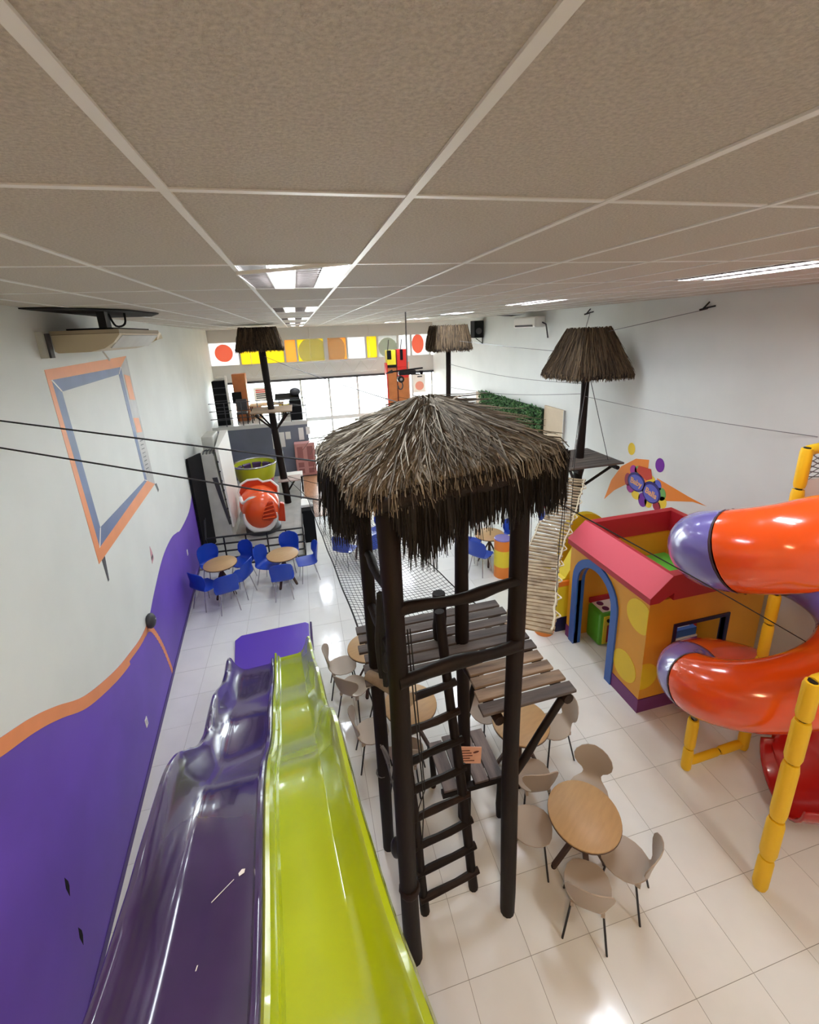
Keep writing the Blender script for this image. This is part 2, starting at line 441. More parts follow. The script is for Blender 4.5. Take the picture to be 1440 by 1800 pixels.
# ------------------------------------------------------------------ ceiling lamps
TUBE = emit_mat('lit_tube', (236, 244, 255), LAMP)
TUBE_ADDED = emit_mat('added_warm_tube', (255, 206, 158), LAMP*1.8)  # warm, strong glow for the added lamp behind the camera
TUBEN = emit_mat('soft_white_tube', (250, 246, 236), LAMP*1.1)
def ceiling_lamp(i, j, label, tube=TUBE, tilt=False):
    x0, y0 = CX0+i*CW+.012, CY0+j*CT+.012; W_, L_ = CW-.024, CT-.024
    t = thing('ceiling_lamp', label, 'lamp', (x0, y0, ZC), group='recessed louvre lamps')
    h = MB(); hh = .07
    h.box((0, 0, hh), (W_, L_, hh+.004)).box((0, 0, 0), (.006, L_, hh)).box((W_-.006, 0, 0), (W_, L_, hh)).box((0, 0, 0), (W_, .006, hh)).box((0, L_-.006, 0), (W_, L_, hh))
    obj('housing', h, CHROMEL, t)
    bw = W_/4
    for k in (1, 3):
        obj('tube', MB().box((k*bw+.012, .03, .014), ((k+1)*bw-.012, L_-.03, .022)), tube, t)
    for k in (0, 2):
        obj('dark_tray', MB().box((k*bw+.004, .01, .024), ((k+1)*bw-.004, L_-.01, .028)), CHROMEL, t)
    dz = (lambda x, y: -.045*(1-x/W_)*(1-y/L_)) if tilt else (lambda x, y: 0)
    for k in range(5):
        x = min(max(k*bw, .004), W_-.004)
        obj('louvre_rail', MB().hexa([(x-.004, .004, dz(x, 0)-.002), (x+.004, .004, dz(x, 0)-.002), (x+.004, L_-.004, dz(x, L_)-.002), (x-.004, L_-.004, dz(x, L_)-.002)],
                                     [(x-.004, .004, dz(x, 0)+.016), (x+.004, .004, dz(x, 0)+.016), (x+.004, L_-.004, dz(x, L_)+.016), (x-.004, L_-.004, dz(x, L_)+.016)]), TEE if k in (0, 4) else CHROMEL, t)
    bl = MB()
    for k in range(1, 13):
        y = L_*k/13
        bl.hexa([(.008, y-.002, dz(0, y)), (W_-.008, y-.002, 0), (W_-.008, y+.002, 0), (.008, y+.002, dz(0, y))],
                [(.008, y-.002, dz(0, y)+.009), (W_-.008, y-.002, .009), (W_-.008, y+.002, .009), (.008, y+.002, dz(0, y)+.009)])
    obj('louvre_blades', bl, CHROMEL, t)
    for y in (.002, L_-.002):
        obj('end_rail', MB().hexa([(.002, y-.003, dz(0, y)-.004), (W_-.002, y-.003, -.004), (W_-.002, y+.003, -.004), (.002, y+.003, dz(0, y)-.004)],
                                  [(.002, y-.003, dz(0, y)+.014), (W_-.002, y-.003, .014), (W_-.002, y+.003, .014), (.002, y+.003, dz(0, y)+.014)]), TEE, t)
    return t
names = ['nearest', 'second', 'third', 'fourth', 'farthest']
for n, j in enumerate((1, 4, 7, 10, 13)):
    ceiling_lamp(0, j, ('louvre ceiling lamp hanging slightly open above the slides' if n == 0 else '%s louvre lamp of the left ceiling row' % names[n]), tilt=(n == 0))
    ceiling_lamp(6, j, '%s louvre lamp of the right ceiling row' % names[n])
ceiling_lamp(0, -2, 'added unseen warm louvre lamp that tints the near floor', TUBE_ADDED)  # added out of view to tint the near floor orange
ceiling_lamp(6, -2, 'soft white louvre lamp at the near right end', TUBEN)

# ------------------------------------------------------------------ shop front at the far end
wf = struct('wall_front', MB().box((-3.9, YF, 5.3), (XR+.1, YF+.15, ZC+.2)).box((-3.9, YF, 3.52), (XR+.1, YF+.1, 4.32)), FRAMEW, 'shop front wall with pale bands above and below the coloured panes')
win = struct('window_1', MB().box((-3.9, YF, 0), (XR, YF+.1, .1)), FRAMEW, 'tall glazed shop front with pale mullions')
for x in (-3.72, -2.45, 0.0, 1.32, 2.67, 4.05, 5.4, 6.4):
    obj('mullion', MB().box((x-.045, YF, .1), (x+.045, YF+.1, 3.52)), FRAMEW, win)
for x in (-3.78, -2.5, -.55, .0, 1.32, 2.3, 3.2, 3.75, 4.75, 5.4, 6.35):
    obj('mullion', MB().box((x-.04 if x != 1.32 else x-.1, YF, 4.32), (x+.04 if x != 1.32 else x+.1, YF+.1, 5.3)), FRAMEW, win)
for a, b in ((0, 1.32), (1.32, 2.67), (2.67, 4.05), (4.05, 5.4), (5.4, 6.4)):
    obj('transom', MB().box((a+.045, YF+.01, 1.5), (b-.045, YF+.09, 1.68)), FRAMEW, win)
    obj('low_rail', MB().box((a+.045, YF+.01, .62), (b-.045, YF+.09, .68)), FRAMEW, win)
    obj('pane', MB().box((a+.045, YF+.045, 1.68), (b-.045, YF+.055, 3.52)), GLASS, win)
    obj('pane', MB().box((a+.045, YF+.045, .1), (b-.045, YF+.055, 1.5)), GLASS, win)
for a, b in ((-3.72, -2.45), (-2.45, 0)):
    obj('pane', MB().box((a+.045, YF+.045, .1), (b-.045, YF+.055, 3.52)), GLASS, win)
TW = translucent('film_white', (250, 250, 248)); TY = translucent('film_yellow', (246, 226, 90)); TO = translucent('film_orange', (250, 196, 120))
TG = translucent('film_grey', (214, 218, 206), k=1); TR = translucent('film_red', (240, 160, 138), k=1); TGr = translucent('film_pale', (214, 214, 208))
for a, b, m_ in ((-3.78, -2.5, TW), (-2.5, -.55, TY), (-.55, 0, TO), (0, 1.32, TY), (1.32, 2.3, TO), (2.3, 3.2, TW), (3.2, 3.75, TY), (3.75, 4.75, TGr), (4.75, 5.4, TW), (5.4, 6.35, TW)):
    obj('colour_pane', MB().box((a+.04, YF+.04, 4.32), (b-.04, YF+.05, 5.3)), m_, win)
def disc(cx, cz, rx, rz, y, m_, nm='printed_shape', lo=-9, hi=9, par=None):
    poly = [(max(lo, min(hi, cx+rx*math.cos(2*PI*k/28))), cz+rz*math.sin(2*PI*k/28)) for k in range(28)]
    poly = [(a, max(4.33, min(5.29, b))) if par is None else (a, b) for a, b in poly]
    return obj(nm, MB().prism(poly, lambda a, b, d: Vector((a, d, b)), y-.006, y), m_, par or win)
disc(-3.15, 4.85, .38, .38, YF+.039, TR, 'red_ball_print')
disc(.72, 4.75, .66, .62, YF+.039, TG, 'grey_oval_print', .04, 1.22)
disc(1.75, 4.75, .5, .62, YF+.039, TG, 'grey_oval_print', 1.43, 2.2)
disc(4.25, 4.75, .46, .46, YF+.039, TG, 'grey_oval_print')
disc(5.75, 4.85, .3, .45, YF+.039, TR, 'red_print')
obj('wall_trim', MB().box((-3.9, YF-.05, 3.46), (XR, YF, 3.56)), DGREY, wf)
struct('ground', MB().box((-25, YF+.3, -.12), (30, 60, -.02)), mat('pavement', (206, 204, 198), .8, noise=.1), 'bright pavement outside the shop front')
# decorative grille under the top panes
gr = thing('truss_sign', 'long pale metal truss sign hanging in front of the shop window', 'sign', (0, YF-.35, 3.75))
for z in (0, .5): obj('chord', MB().tube([(-2.3, 0, z), (3.6, 0, z)], .022, 6), FRAMEW, gr)
for k in range(16):
    x = -2.3+k*.3688
    obj('web_bar', MB().tube([(x, 0, 0 if k % 2 else .5), (x+.3688, 0, .5 if k % 2 else 0)], .012, 5), GREY, gr)
for x in (-2.0, .6, 3.3): obj('hanger', MB().tube([(x, 0, .5), (x, 0, 2.08)], .01, 5), GREY, gr)

# ------------------------------------------------------------------ the two wave slides
SA = Vector((-.95, 6.9, 0)); SU = Vector((-.085, 1, 0)).normalized(); SW = Vector((SU.y, -SU.x, 0))
BED = [(-.2, 3.6), (.2, 3.3), (.6, 2.98), (1.0, 2.68), (1.35, 2.46), (1.8, 2.32), (2.3, 2.22), (2.75, 2.08), (3.15, 1.88), (3.55, 1.58), (3.95, 1.32), (4.4, 1.12), (4.8, .97), (5.2, .76), (5.6, .55), (6.0, .39), (6.4, .25), (6.75, .11), (6.88, .075)]
RIMH = [(-.2, .25), (1.0, .25), (1.5, .22), (2.2, .25), (2.66, .3), (3.05, .39), (3.4, .43), (3.7, .36), (4.1, .22), (4.45, .17), (4.8, .24), (5.15, .34), (5.5, .32), (5.9, .24), (6.3, .24), (6.6, .32), (6.88, .3)]
FLARE = [(-.2, 1.08), (1.2, 1.07), (1.7, 1.03), (2.2, 1.0), (7, 1.0)]
bp = smooth_path([(0, y, z) for y, z in BED], 5)
def slide(sec, m_, name, parent, yend, thick=.025):
    rows = []
    for p in bp:
        if p.y > yend: continue
        k_ = p.y-6.9; rh = interp(RIMH, p.y); fl = interp(FLARE, p.y)
        rows.append([SA+SU*(k_/SU.y)+SW*(off*fl)+Vector((0, 0, p.z+(h*rh if a else h*(.7+rh)))) for off, h, a in sec])
    o = obj(name, MB().grid(rows), m_, parent, smooth=True)
    sol = o.modifiers.new('thickness', 'SOLIDIFY'); sol.thickness = thick; sol.offset = -1
    return o
t = thing('purple_wave_slide', 'glossy dark purple wave slide running along the purple wall', 'slide', (0, 0, 0))
slide([(-.735, .3, 1), (-.73, .85, 1), (-.71, .98, 1), (-.68, 1.0, 1), (-.655, .93, 1), (-.62, .6, 1), (-.57, .3, 1), (-.52, .12, 1), (-.475, .03, 1), (-.455, .035, 1), (-.43, 0, 0), (-.25, 0, 0), (-.10, 0, 0), (-.065, .015, 0), (-.055, .07, 0), (-.04, .1, 0), (-.02, .105, 0), (-.004, .095, 0), (-.002, .02, 0)], PURPLE_S, 'chute', t, 6.75)
def on_bed(a, b, d): return SA+SU*((b-6.9)/SU.y)+SW*a+Vector((0, 0, interp(BED, b)+d+.006))
for poly in ([(-.15, 2.17), (-.12, 2.18), (-.115, 2.205), (-.135, 2.21), (-.155, 2.19)], [(-.3, 2.07), (-.18, 2.16), (-.18, 2.165), (-.3, 2.075)], [(-.34, 1.74), (-.335, 1.74), (-.33, 1.765), (-.335, 1.765)]):
    obj('scuff_mark', MB().prism(poly, on_bed, 0, .002), WHITE, t)
t2 = thing('lime_wave_slide', 'glossy lime green wave slide beside the purple one', 'slide', (0, 0, 0))
slide([(.002, .02, 0), (.004, .1, 0), (.02, .12, 0), (.045, .115, 0), (.062, .07, 0), (.072, .04, 0), (.085, .045, 0), (.1, 0, 0), (.25, 0, 0), (.40, 0, 0), (.425, .035, 1), (.445, .03, 1), (.49, .2, 1), (.54, .55, 1), (.575, .9, 1), (.60, 1.0, 1), (.63, .98, 1), (.65, .8, 1), (.655, .25, 1)], LIME, 'chute', t2, 6.9)
o = thing('landing_mat', 'flat purple landing mat at the foot of both slides', 'mat', (-1.0, 7.35, 0))
obj('mat_pad', MB().prism([(-.6, -.62), (.66, -.56), (.66, .42), (.6, .48), (-.6, .42), (-.7, .3)], lambda a, b, d: Vector((a, b, d)), 0, .05), PURPLE_MAT, o, bevel=.02)
obj('mat_edge', MB().tube([(.71, -.4, .05), (.70, .42, .05)], .022, 8), PURPLE_S, o, True)

# ------------------------------------------------------------------ thatch
def strand(mb, pts, wd):
    """a flat straw ribbon through pts"""
    side = Vector((random.uniform(-1, 1), random.uniform(-1, 1), random.uniform(-.3, .3)))
    rows = []
    n = len(pts)
    for i, p in enumerate(pts):
        tdir = pts[min(i+1, n-1)]-pts[max(i-1, 0)]
        sd = tdir.cross(side)
        if sd.length < 1e-5: sd = Vector((1, 0, 0))
        sd.normalize(); ww = wd*(1-.7*i/(n-1))
        rows.append([p-sd*ww, p+sd*ww])
    mb.grid(rows)
def thatch_roof(parent, topq, eaveq, n_roof, n_fringe, wd, m_roof, m_fringe, seglen, fr_len, lift=.04, spread=.22, curl=.25, trim=.04):
    """topq/eaveq: 4 corners in order; strands laid down each slope and a hanging fringe"""
    base = MB()
    for k in range(4):
        k2 = (k+1) % 4; base.add([topq[k], topq[k2], eaveq[k2], eaveq[k]], [(0, 1, 2, 3)])
    base.add(topq, [(3, 2, 1, 0)])
    base.add([p-Vector((0, 0, .05)) for p in eaveq], [(0, 1, 2, 3)])
    for k in range(4):
        k2 = (k+1) % 4; d = Vector((0, 0, .05)); base.add([eaveq[k], eaveq[k2], eaveq[k2]-d, eaveq[k]-d], [(0, 1, 2, 3)])
    roof = obj('roof', base, THBASE, parent, merge=False)
    mb = MB()
    per = [(eaveq[(k+1) % 4]-eaveq[k]).length for k in range(4)]; tot = sum(per)
    def pick():
        r = random.uniform(0, tot)
        for k in range(4):
            if r < per[k]: return k, r/per[k]
            r -= per[k]
        return 3, 1
    for _ in range(n_roof):
        k, u = pick(); k2 = (k+1) % 4
        T = topq[k].lerp(topq[k2], u); E_ = eaveq[k].lerp(eaveq[k2], u); slope = E_-T; L = slope.length
        nrm = (eaveq[k2]-eaveq[k]).cross(slope); nrm.normalize()
        if nrm.z < 0: nrm = -nrm
        lat = (eaveq[k2]-eaveq[k]).normalized()
        t0 = random.uniform(-.04, .95)**.9 if random.random() > .1 else random.uniform(-.03, .1)
        t0 = t0 if isinstance(t0, float) else .0
        ln = seglen*random.uniform(.5, 1.3); sl = slope.normalized(); dr = random.gauss(0, spread); h0 = random.uniform(.0, lift); cur = random.gauss(0, curl)
        p = T+slope*t0+nrm*h0; pts = [p]
        d = (sl+lat*dr).normalized(); ns = 5; over = (p-T).dot(sl)
        for q in range(ns):
            dd = (d+lat*cur*(q/ns)+nrm*random.uniform(-.1, .12))
            over += ln/ns
            if over > L+trim: break
            if over > L: dd = dd*.45+Vector((0, 0, -.8))
            p = p+dd.normalized()*ln/ns; pts.append(p)
        if len(pts) > 2: strand(mb, pts, wd*random.uniform(.5, 1.2))
    o = obj('thatch_straw', mb, m_roof, roof, raw=True); o['kind'] = 'stuff'
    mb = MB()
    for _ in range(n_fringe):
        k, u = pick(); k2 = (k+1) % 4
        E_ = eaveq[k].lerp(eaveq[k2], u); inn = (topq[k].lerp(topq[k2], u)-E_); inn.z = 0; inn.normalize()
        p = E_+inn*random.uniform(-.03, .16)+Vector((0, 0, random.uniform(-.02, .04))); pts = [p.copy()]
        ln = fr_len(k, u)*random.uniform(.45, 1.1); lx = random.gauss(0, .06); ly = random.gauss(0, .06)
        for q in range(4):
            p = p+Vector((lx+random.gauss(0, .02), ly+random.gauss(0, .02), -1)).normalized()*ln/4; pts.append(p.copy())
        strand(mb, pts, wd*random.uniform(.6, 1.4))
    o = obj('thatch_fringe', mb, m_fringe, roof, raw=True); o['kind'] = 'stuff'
    return roof

def log(p, q, r0, r1=None, seg=10, wob=.08, n=10, bend=.012):
    p = Vector(p); q = Vector(q); r1 = r0 if r1 is None else r1
    pts = []; rs = []
    ph = random.uniform(0, 6); d = (q-p).normalized(); sd = d.cross(Vector((.3, .7, .2))).normalized(); sd2 = d.cross(sd)
    for i in range(seg+1):
        t_ = i/seg
        env = math.sin(PI*t_)
        pts.append(p.lerp(q, t_)+sd*bend*math.sin(ph+t_*5)*env+sd2*bend*math.cos(ph*1.7+t_*4)*env)
        rs.append(lerp(r0, r1, t_)*(1+wob*math.sin(ph*3+t_*11)+random.uniform(-wob, wob)*.5))
    return MB().tube(pts, rs, n)

# ------------------------------------------------------------------ the big thatched tower
tw = thing('thatched_tower', 'dark log tower with a thatched roof standing in the middle of the hall', 'tower', (.92, 3.1, 0))
TO_ = Vector((.92, 3.1, 0))
def tl(mb):           # world to tower coordinates
    mb.v = [(x-TO_.x, y-TO_.y, z) for x, y, z in mb.v]; return mb
def tpart(name, mb, m_, par=tw, smooth=True, **k): return obj(name, tl(mb), m_, par, smooth, **k)
posts = {'a': (.45, 2.58, .078), 'b': (1.42, 2.66, .07), 'c': (.41, 3.52, .062), 'd': (1.33, 3.6, .068)}
for k, (x, y, r) in posts.items():
    tpart('post', log((x, y, 0), (x+random.uniform(-.01, .01), y, 4.62), r*1.06, r*.95, 16, .05, 12, .014), LOG)
tpart('post_knot', MB().tube([(.45, 2.58, .86), (.45, 2.58, .9), (.45, 2.58, .94)], [.082, .094, .08], 12), LOG2)
# guard rails
for nm, p, q, r in (('guard_rail', (.45, 2.56, 3.66), (1.42, 2.62, 3.68), .045), ('guard_rail', (.45, 2.52, 3.1), (1.42, 2.6, 3.14), .05),
                    ('guard_rail', (.41, 3.52, 3.62), (.45, 2.6, 3.78), .038), ('guard_rail', (.41, 3.52, 3.1), (.45, 2.6, 3.2), .038),
                    ('roof_beam', (.36, 2.4, 4.5), (1.62, 2.5, 4.6), .05), ('roof_beam', (.3, 3.55, 4.5), (1.62, 3.62, 4.6), .05),
                    ('roof_beam', (.41, 2.45, 4.46), (.38, 3.75, 4.46), .05), ('roof_beam', (1.42, 2.5, 4.56), (1.36, 3.75, 4.56), .05)):
    tpart(nm, log(p, q, r, r*.9, 9, .1, 9, .02), LOG)
tpart('cross_log', log((.33, 3.4, 2.42), (.62, 2.95, 2.5), .055, .055, 4, .05), SAWN)
# deck planks (gap 3 cm), notch at near left for the ladder
DZ = 2.42
y = 2.7; n = 0; pitch = .148
while y < 4.16:
    x0, x1 = (1.16 if y < 3.2 else .30+random.uniform(-.03, .03)), 1.93+.11*(4.15-y)/1.45+random.uniform(-.02, .02)
    if y < 3.2: x0 = 1.16+(3.2-y)*.18*-1+random.uniform(0, .02)+.08
    m_ = PLANK2 if y < 3.15 and n != 0 else PLANK
    dz = random.uniform(-.004, .004)
    segs = [(x0, x1)]
    for a, b in segs:
        tpart('deck_plank', MB().hexa([(a, y, DZ-.028+dz), (b, y+.02, DZ-.028+dz), (b, y+.138, DZ-.028+dz), (a, y+.118, DZ-.028+dz)], [(a, y, DZ+dz), (b, y+.02, DZ+dz), (b, y+.138, DZ+dz), (a, y+.118, DZ+dz)]), m_, smooth=False, bevel=.006)
    y += pitch; n += 1
for a, b in (((1.98, 2.72, 2.34), (1.85, 4.2, 2.34)), ((1.31, 2.68, 2.34), (1.22, 4.2, 2.34)), ((.45, 3.3, 2.34), (.4, 4.2, 2.34))):
    tpart('joist', log(a, b, .045, .045, 6, .05), LOG2)
tpart('brace', log((1.95, 2.78, 2.3), (1.46, 2.68, 1.72), .034, .034, 4, .04), LOG)
tpart('brace', log((1.85, 4.05, 2.3), (1.38, 3.62, 1.5), .034, .034, 4, .04), LOG)
tpart('bollard', log((1.12, 3.72, DZ), (1.12, 3.72, 2.95), .07, .065, 4, .04), LOG)
# lower step platform
lp = [(1.05+k*.178, 1.05+k*.178+.165) for k in range(4)]
for k, (a, b) in enumerate(lp):
    e = random.uniform(-.03, .03)
    ysplit = [(3.46, 4.1+e)] if k != 1 else [(3.7, 4.12)]
    for c0, c1 in ysplit:
        tpart('step_plank', MB().box((a, c0, .62), (b, c1, .65)), PLANKD, smooth=False, bevel=.005)
tpart('step_beam', MB().box((1.03, 3.45, .56), (1.77, 3.52, .62)), LOG, smooth=False)
tpart('step_beam', MB().box((1.03, 4.0, .56), (1.77, 4.07, .62)), LOG, smooth=False)
for x, yy in ((1.08, 4.03), (1.72, 4.03), (1.72, 3.49)): tpart('step_leg', log((x, yy, 0), (x, yy, .58), .035, .035, 3, .04), LOG)
# roof
apex = Vector((.88, 3.08, 4.97)); ah = .05
topq = [apex+Vector(v)-TO_ for v in ((-ah, -ah, 0), (ah, -ah, 0), (ah, ah, 0), (-ah, ah, 0))]
eq = [Vector(v)-TO_ for v in ((.28, 2.40, 4.53), (1.63, 2.46, 4.66), (1.66, 3.84, 4.66), (.10, 3.78, 4.53))]
random.seed(11)
def frl(k, u):
    if k == 0: return interp([(0, .06), (.1, .08), (.18, .42), (.28, .54), (.42, .44), (.6, .38), (1, .4)], u)
    if k == 3: return interp([(0, .6), (.45, .62), (.7, .3), (.9, .08), (1, .04)], u)
    if k == 1: return .42
    return .34
thatch_roof(tw, topq, eq, 12500, 11000, .0085, THATCH, THATCH_SHADE, .5, frl, lift=.055, spread=.36, curl=.6, trim=.1)
wild = MB()
for _ in range(90):
    p = apex-TO_+Vector((random.gauss(0, .05), random.gauss(0, .05), 0)); d = Vector((random.gauss(0, .6), random.gauss(0, .6), random.uniform(.0, .35))).normalized()
    q = random.uniform(.6, 1.3); strand(wild, [p, p+d*.06*q, p+d*.12*q+Vector((0, 0, -.015*q)), p+d*.17*q+Vector((0, 0, -.05*q))], .008)
o = obj('apex_straw', wild, THATCH, tw, raw=True); o['kind'] = 'stuff'
# ropes tied to the posts
tpart('rope', MB().tube([(.55, 2.62, 3.45), (.57, 2.6, 2.8), (.6, 2.58, 2.1), (.61, 2.6, 1.75), (.6, 2.66, 1.3)], .006, 5), ROPE)
tpart('rope', MB().tube([(.57, 2.62, 3.45), (.6, 2.62, 2.7), (.63, 2.62, 1.9), (.57, 2.62, 1.72), (.54, 2.62, 1.4)], .005, 5), ROPE)
tpart('rope_wrap', MB().tube([(.41+.07*math.cos(a), 3.52+.07*math.sin(a), 1.1+.02*math.cos(a)) for a in [2*PI*k/12 for k in range(12)]], .007, 5, closed=True), STEEL)

# ladder
la = thing('log_ladder', 'dark log ladder leaning up to the tower deck', 'ladder', (.9, 2.88, 0))
def ll(mb): mb.v = [(x-.9, y-2.88, z) for x, y, z in mb.v]; return mb
obj('side_rail', ll(log((1.17, 2.92, 0), (.99, 3.28, 3.06), .05, .044, 10, .05)), LOG, la, True)
obj('side_rail', ll(log((.64, 2.86, 0), (.56, 3.16, 2.5), .046, .042, 10, .05)), LOG, la, True)
for k in range(8):
    z = .22+k*.305; f_ = z/3.06; f2 = z/2.5
    p = Vector((.64-.08*f2, 2.86+.3*f2, z-.03)); q = Vector((1.17-.18*f_, 2.92+.36*f_, z)); d = (q-p).normalized()
    obj('rung', ll(log(p-d*.04-Vector((0, .03, 0)), q+d*.07-Vector((0, .03, 0)), .037, .034, 5, .07, 8, .006)), LOG2 if k % 3 == 0 else LOG, la, True)

# notice board hung on the tower
o = thing('notice_board', 'small peach notice card tied to the ladder post', 'sign', (1.335, 3.44, 1.1))
obj('card', MB().hexa([(-.12, 0, -.08), (.125, -.01, -.15), (.125, 0, -.15), (-.12, .01, -.08)], [(-.135, 0, .15), (.135, -.01, .07), (.135, 0, .07), (-.135, .01, .15)]), PEACH, o)
for a, b, zz in ((-.1, .0, .085), (-.1, .02, .05), (-.1, .03, .015), (-.1, -.0, -.02), (-.09, .05, -.055)):
    obj('text_line', MB().hexa([(a, -.008, zz-.28*a*.9-.02), (b, -.012, zz-.28*b*.9-.02), (b, -.006, zz-.28*b*.9-.02), (a, -.004, zz-.28*a*.9-.02)], [(a, -.008, zz-.28*a*.9-.012), (b, -.012, zz-.28*b*.9-.012), (b, -.006, zz-.28*b*.9-.012), (a, -.004, zz-.28*a*.9-.012)]), INK, o)
obj('fish_mark', MB().ell((.07, -.012, .03), (.035, .004, .014), 10, 6), INK, o)

# climbing gear on the tower
o = thing('safety_harness', 'black climbing harness hanging inside the tower rail', 'harness', (.425, 2.98, 3.42))
for k in range(6):
    a = random.uniform(-.04, .04); b = random.uniform(-.08, .08); L_ = random.uniform(.5, .85)
    obj('strap', MB().tube(smooth_path([(0, 0, .12), (a, b, -.1), (a*1.8, b*1.3, -.3), (a*1.2, b*.6, -L_)], 4), [.03]*13, 6), ROPE, o, True)
obj('leg_loop', MB().tube([(.03+.05*math.cos(a), .09*math.cos(a), -.45+.13*math.sin(a)) for a in [2*PI*k/14 for k in range(14)]], .022, 6, closed=True), ROPE, o, True)
obj('buckle', MB().ell((.02, -.07, -.16), (.018, .018, .026), 8, 6), CHROME, o, True)
o = thing('pulley_rope', 'rope and dark pulley hanging beside the near tower post', 'pulley', (.44, 3.0, 1.2))
obj('cord', MB().tube([(-.06, .52, .36), (-.01, .3, .25), (.02, .0, .1), (.0, -.26, .03)], .009, 6), STEEL, o, True)
obj('hook', MB().tube([(-.04, .42, .34), (-.01, .38, .30), (.01, .36, .24), (.0, .34, .2)], .02, 6), STEEL, o, True)
obj('pulley_body', MB().ell((-.06, -.28, -.0), (.05, .045, .12), 12, 8), BLACKM, o, True)
obj('orange_strip', MB().ell((-.035, -.31, -.04), (.02, .02, .07), 8, 6), ORANGE_W, o, True)

# ------------------------------------------------------------------ net from the deck to the far perch
net = MB(); NA, NBc = (.33, 1.72, 4.18, 2.38), (-.17, .92, 12.0, 1.16)
def netp(u, v):
    a = lerp(lerp(NA[0], NA[1], u), lerp(NBc[0], NBc[1], u), v); yy = lerp(NA[2], NBc[2], v); z = lerp(NA[3], NBc[3], v)
    z -= .16*math.sin(PI*u)*(.35+.65*math.sin(PI*min(1, v*1.0)))
    z += .02*math.sin(u*9+v*30)
    return Vector((a, yy, z))
nv = 92; nu = 26
for k in range(nu+1):
    u = k/nu; net.tube([netp(u, v/30) for v in range(31)], .003 if 0 < k < nu else .010, 4, caps=False)
for k in range(nv+1):
    v = k/nv; net.tube([netp(u/12, v) for u in range(13)], .003, 4, caps=False)
t = thing('safety_net', 'wide black safety net stretched from the tower deck towards the shop front', 'net', (.7, 8, 0))
net.v = [(x-.7, y-8, z) for x, y, z in net.v]
o = obj('mesh_cord', net, ROPE, t); o['kind'] = 'stuff'
for p, q in ((netp(0, 1), (-.8, 14.62, .98)), (netp(1, 1), (-.72, 14.62, .98)), (netp(0, 0), (.41, 4.0, 2.36)), (netp(1, 0), (1.8, 4.12, 2.38))):
    p = Vector(p)-Vector((.7, 8, 0)); q = Vector(q)-Vector((.7, 8, 0)); obj('tie_rope', MB().tube([p, q], .009, 5), ROPE, t)

# ------------------------------------------------------------------ rope bridge
t = thing('rope_bridge', 'slatted rope bridge climbing from the tower deck to the right perch', 'bridge', (3.4, 5.4, 0))
A = Vector((2.06, 3.60, 2.40)); M_ = Vector((3.30, 5.40, 2.16)); B = Vector((5.0, 7.28, 2.58))
bpth = smooth_path([A, A.lerp(M_, .5)+Vector((0, 0, -.06)), M_, M_.lerp(B, .5)+Vector((0, 0, -.05)), B], 15)
OR = Vector((3.4, 5.4, 0)); lens = [0]
for a, b in zip(bpth, bpth[1:]): lens.append(lens[-1]+(b-a).length)
def bat(s):
    for i in range(len(lens)-1):
        if s <= lens[i+1]: return bpth[i].lerp(bpth[i+1], (s-lens[i])/(lens[i+1]-lens[i])), (bpth[i+1]-bpth[i]).normalized()
    return bpth[-1], (bpth[-1]-bpth[-2]).normalized()
ns = 48; edgeL, edgeR = [], []
SLAT = mat('bridge_slat', (176, 158, 128), .65, noise=.45, scale=5, rgb2=(120, 100, 76))
for k in range(ns):
    p, d = bat(lens[-1]*(k+.4)/ns); sd = d.cross(Vector((0, 0, 1))).normalized(); tw_ = random.uniform(-.03, .03)
    wv = .26+random.uniform(-.015, .015); rl = random.uniform(-.03, .03)
    obj('slat', MB().bar(p-OR-sd*wv+Vector((0, 0, -rl*.3))+d*tw_*.5, p-OR+sd*wv+Vector((0, 0, rl*.3))-d*tw_*.5, .056, .02, up=(0, 0, 1)), SLAT, t)
    edgeL.append(p-OR-sd*wv*.92+Vector((0, 0, .018))); edgeR.append(p-OR+sd*wv*.92+Vector((0, 0, .018)))
for e in (edgeL, edgeR):
    obj('side_rope', MB().tube(e, .012, 6), ROPEW, t, True)
for k in range(3, ns-2, 5):
    q = edgeR[k]; d = (edgeR[k+1]-edgeR[k]).normalized(); sd = d.cross(Vector((0, 0, 1))).normalized()
    obj('rope_loop', MB().tube(smooth_path([q, q+sd*.05+Vector((0, 0, .03)), q+sd*.06+d*.1, q+d*.2], 4), .01, 5), ROPEW, t, True)
for k in (10, 24, 30):
    for e in (edgeL, edgeR):
        q = e[k]; obj('suspender', MB().tube([q, q+Vector((0, 0, .5+.02*k)), q+Vector((.02, .0, .9+.02*k))], .005, 5), ROPE, t)

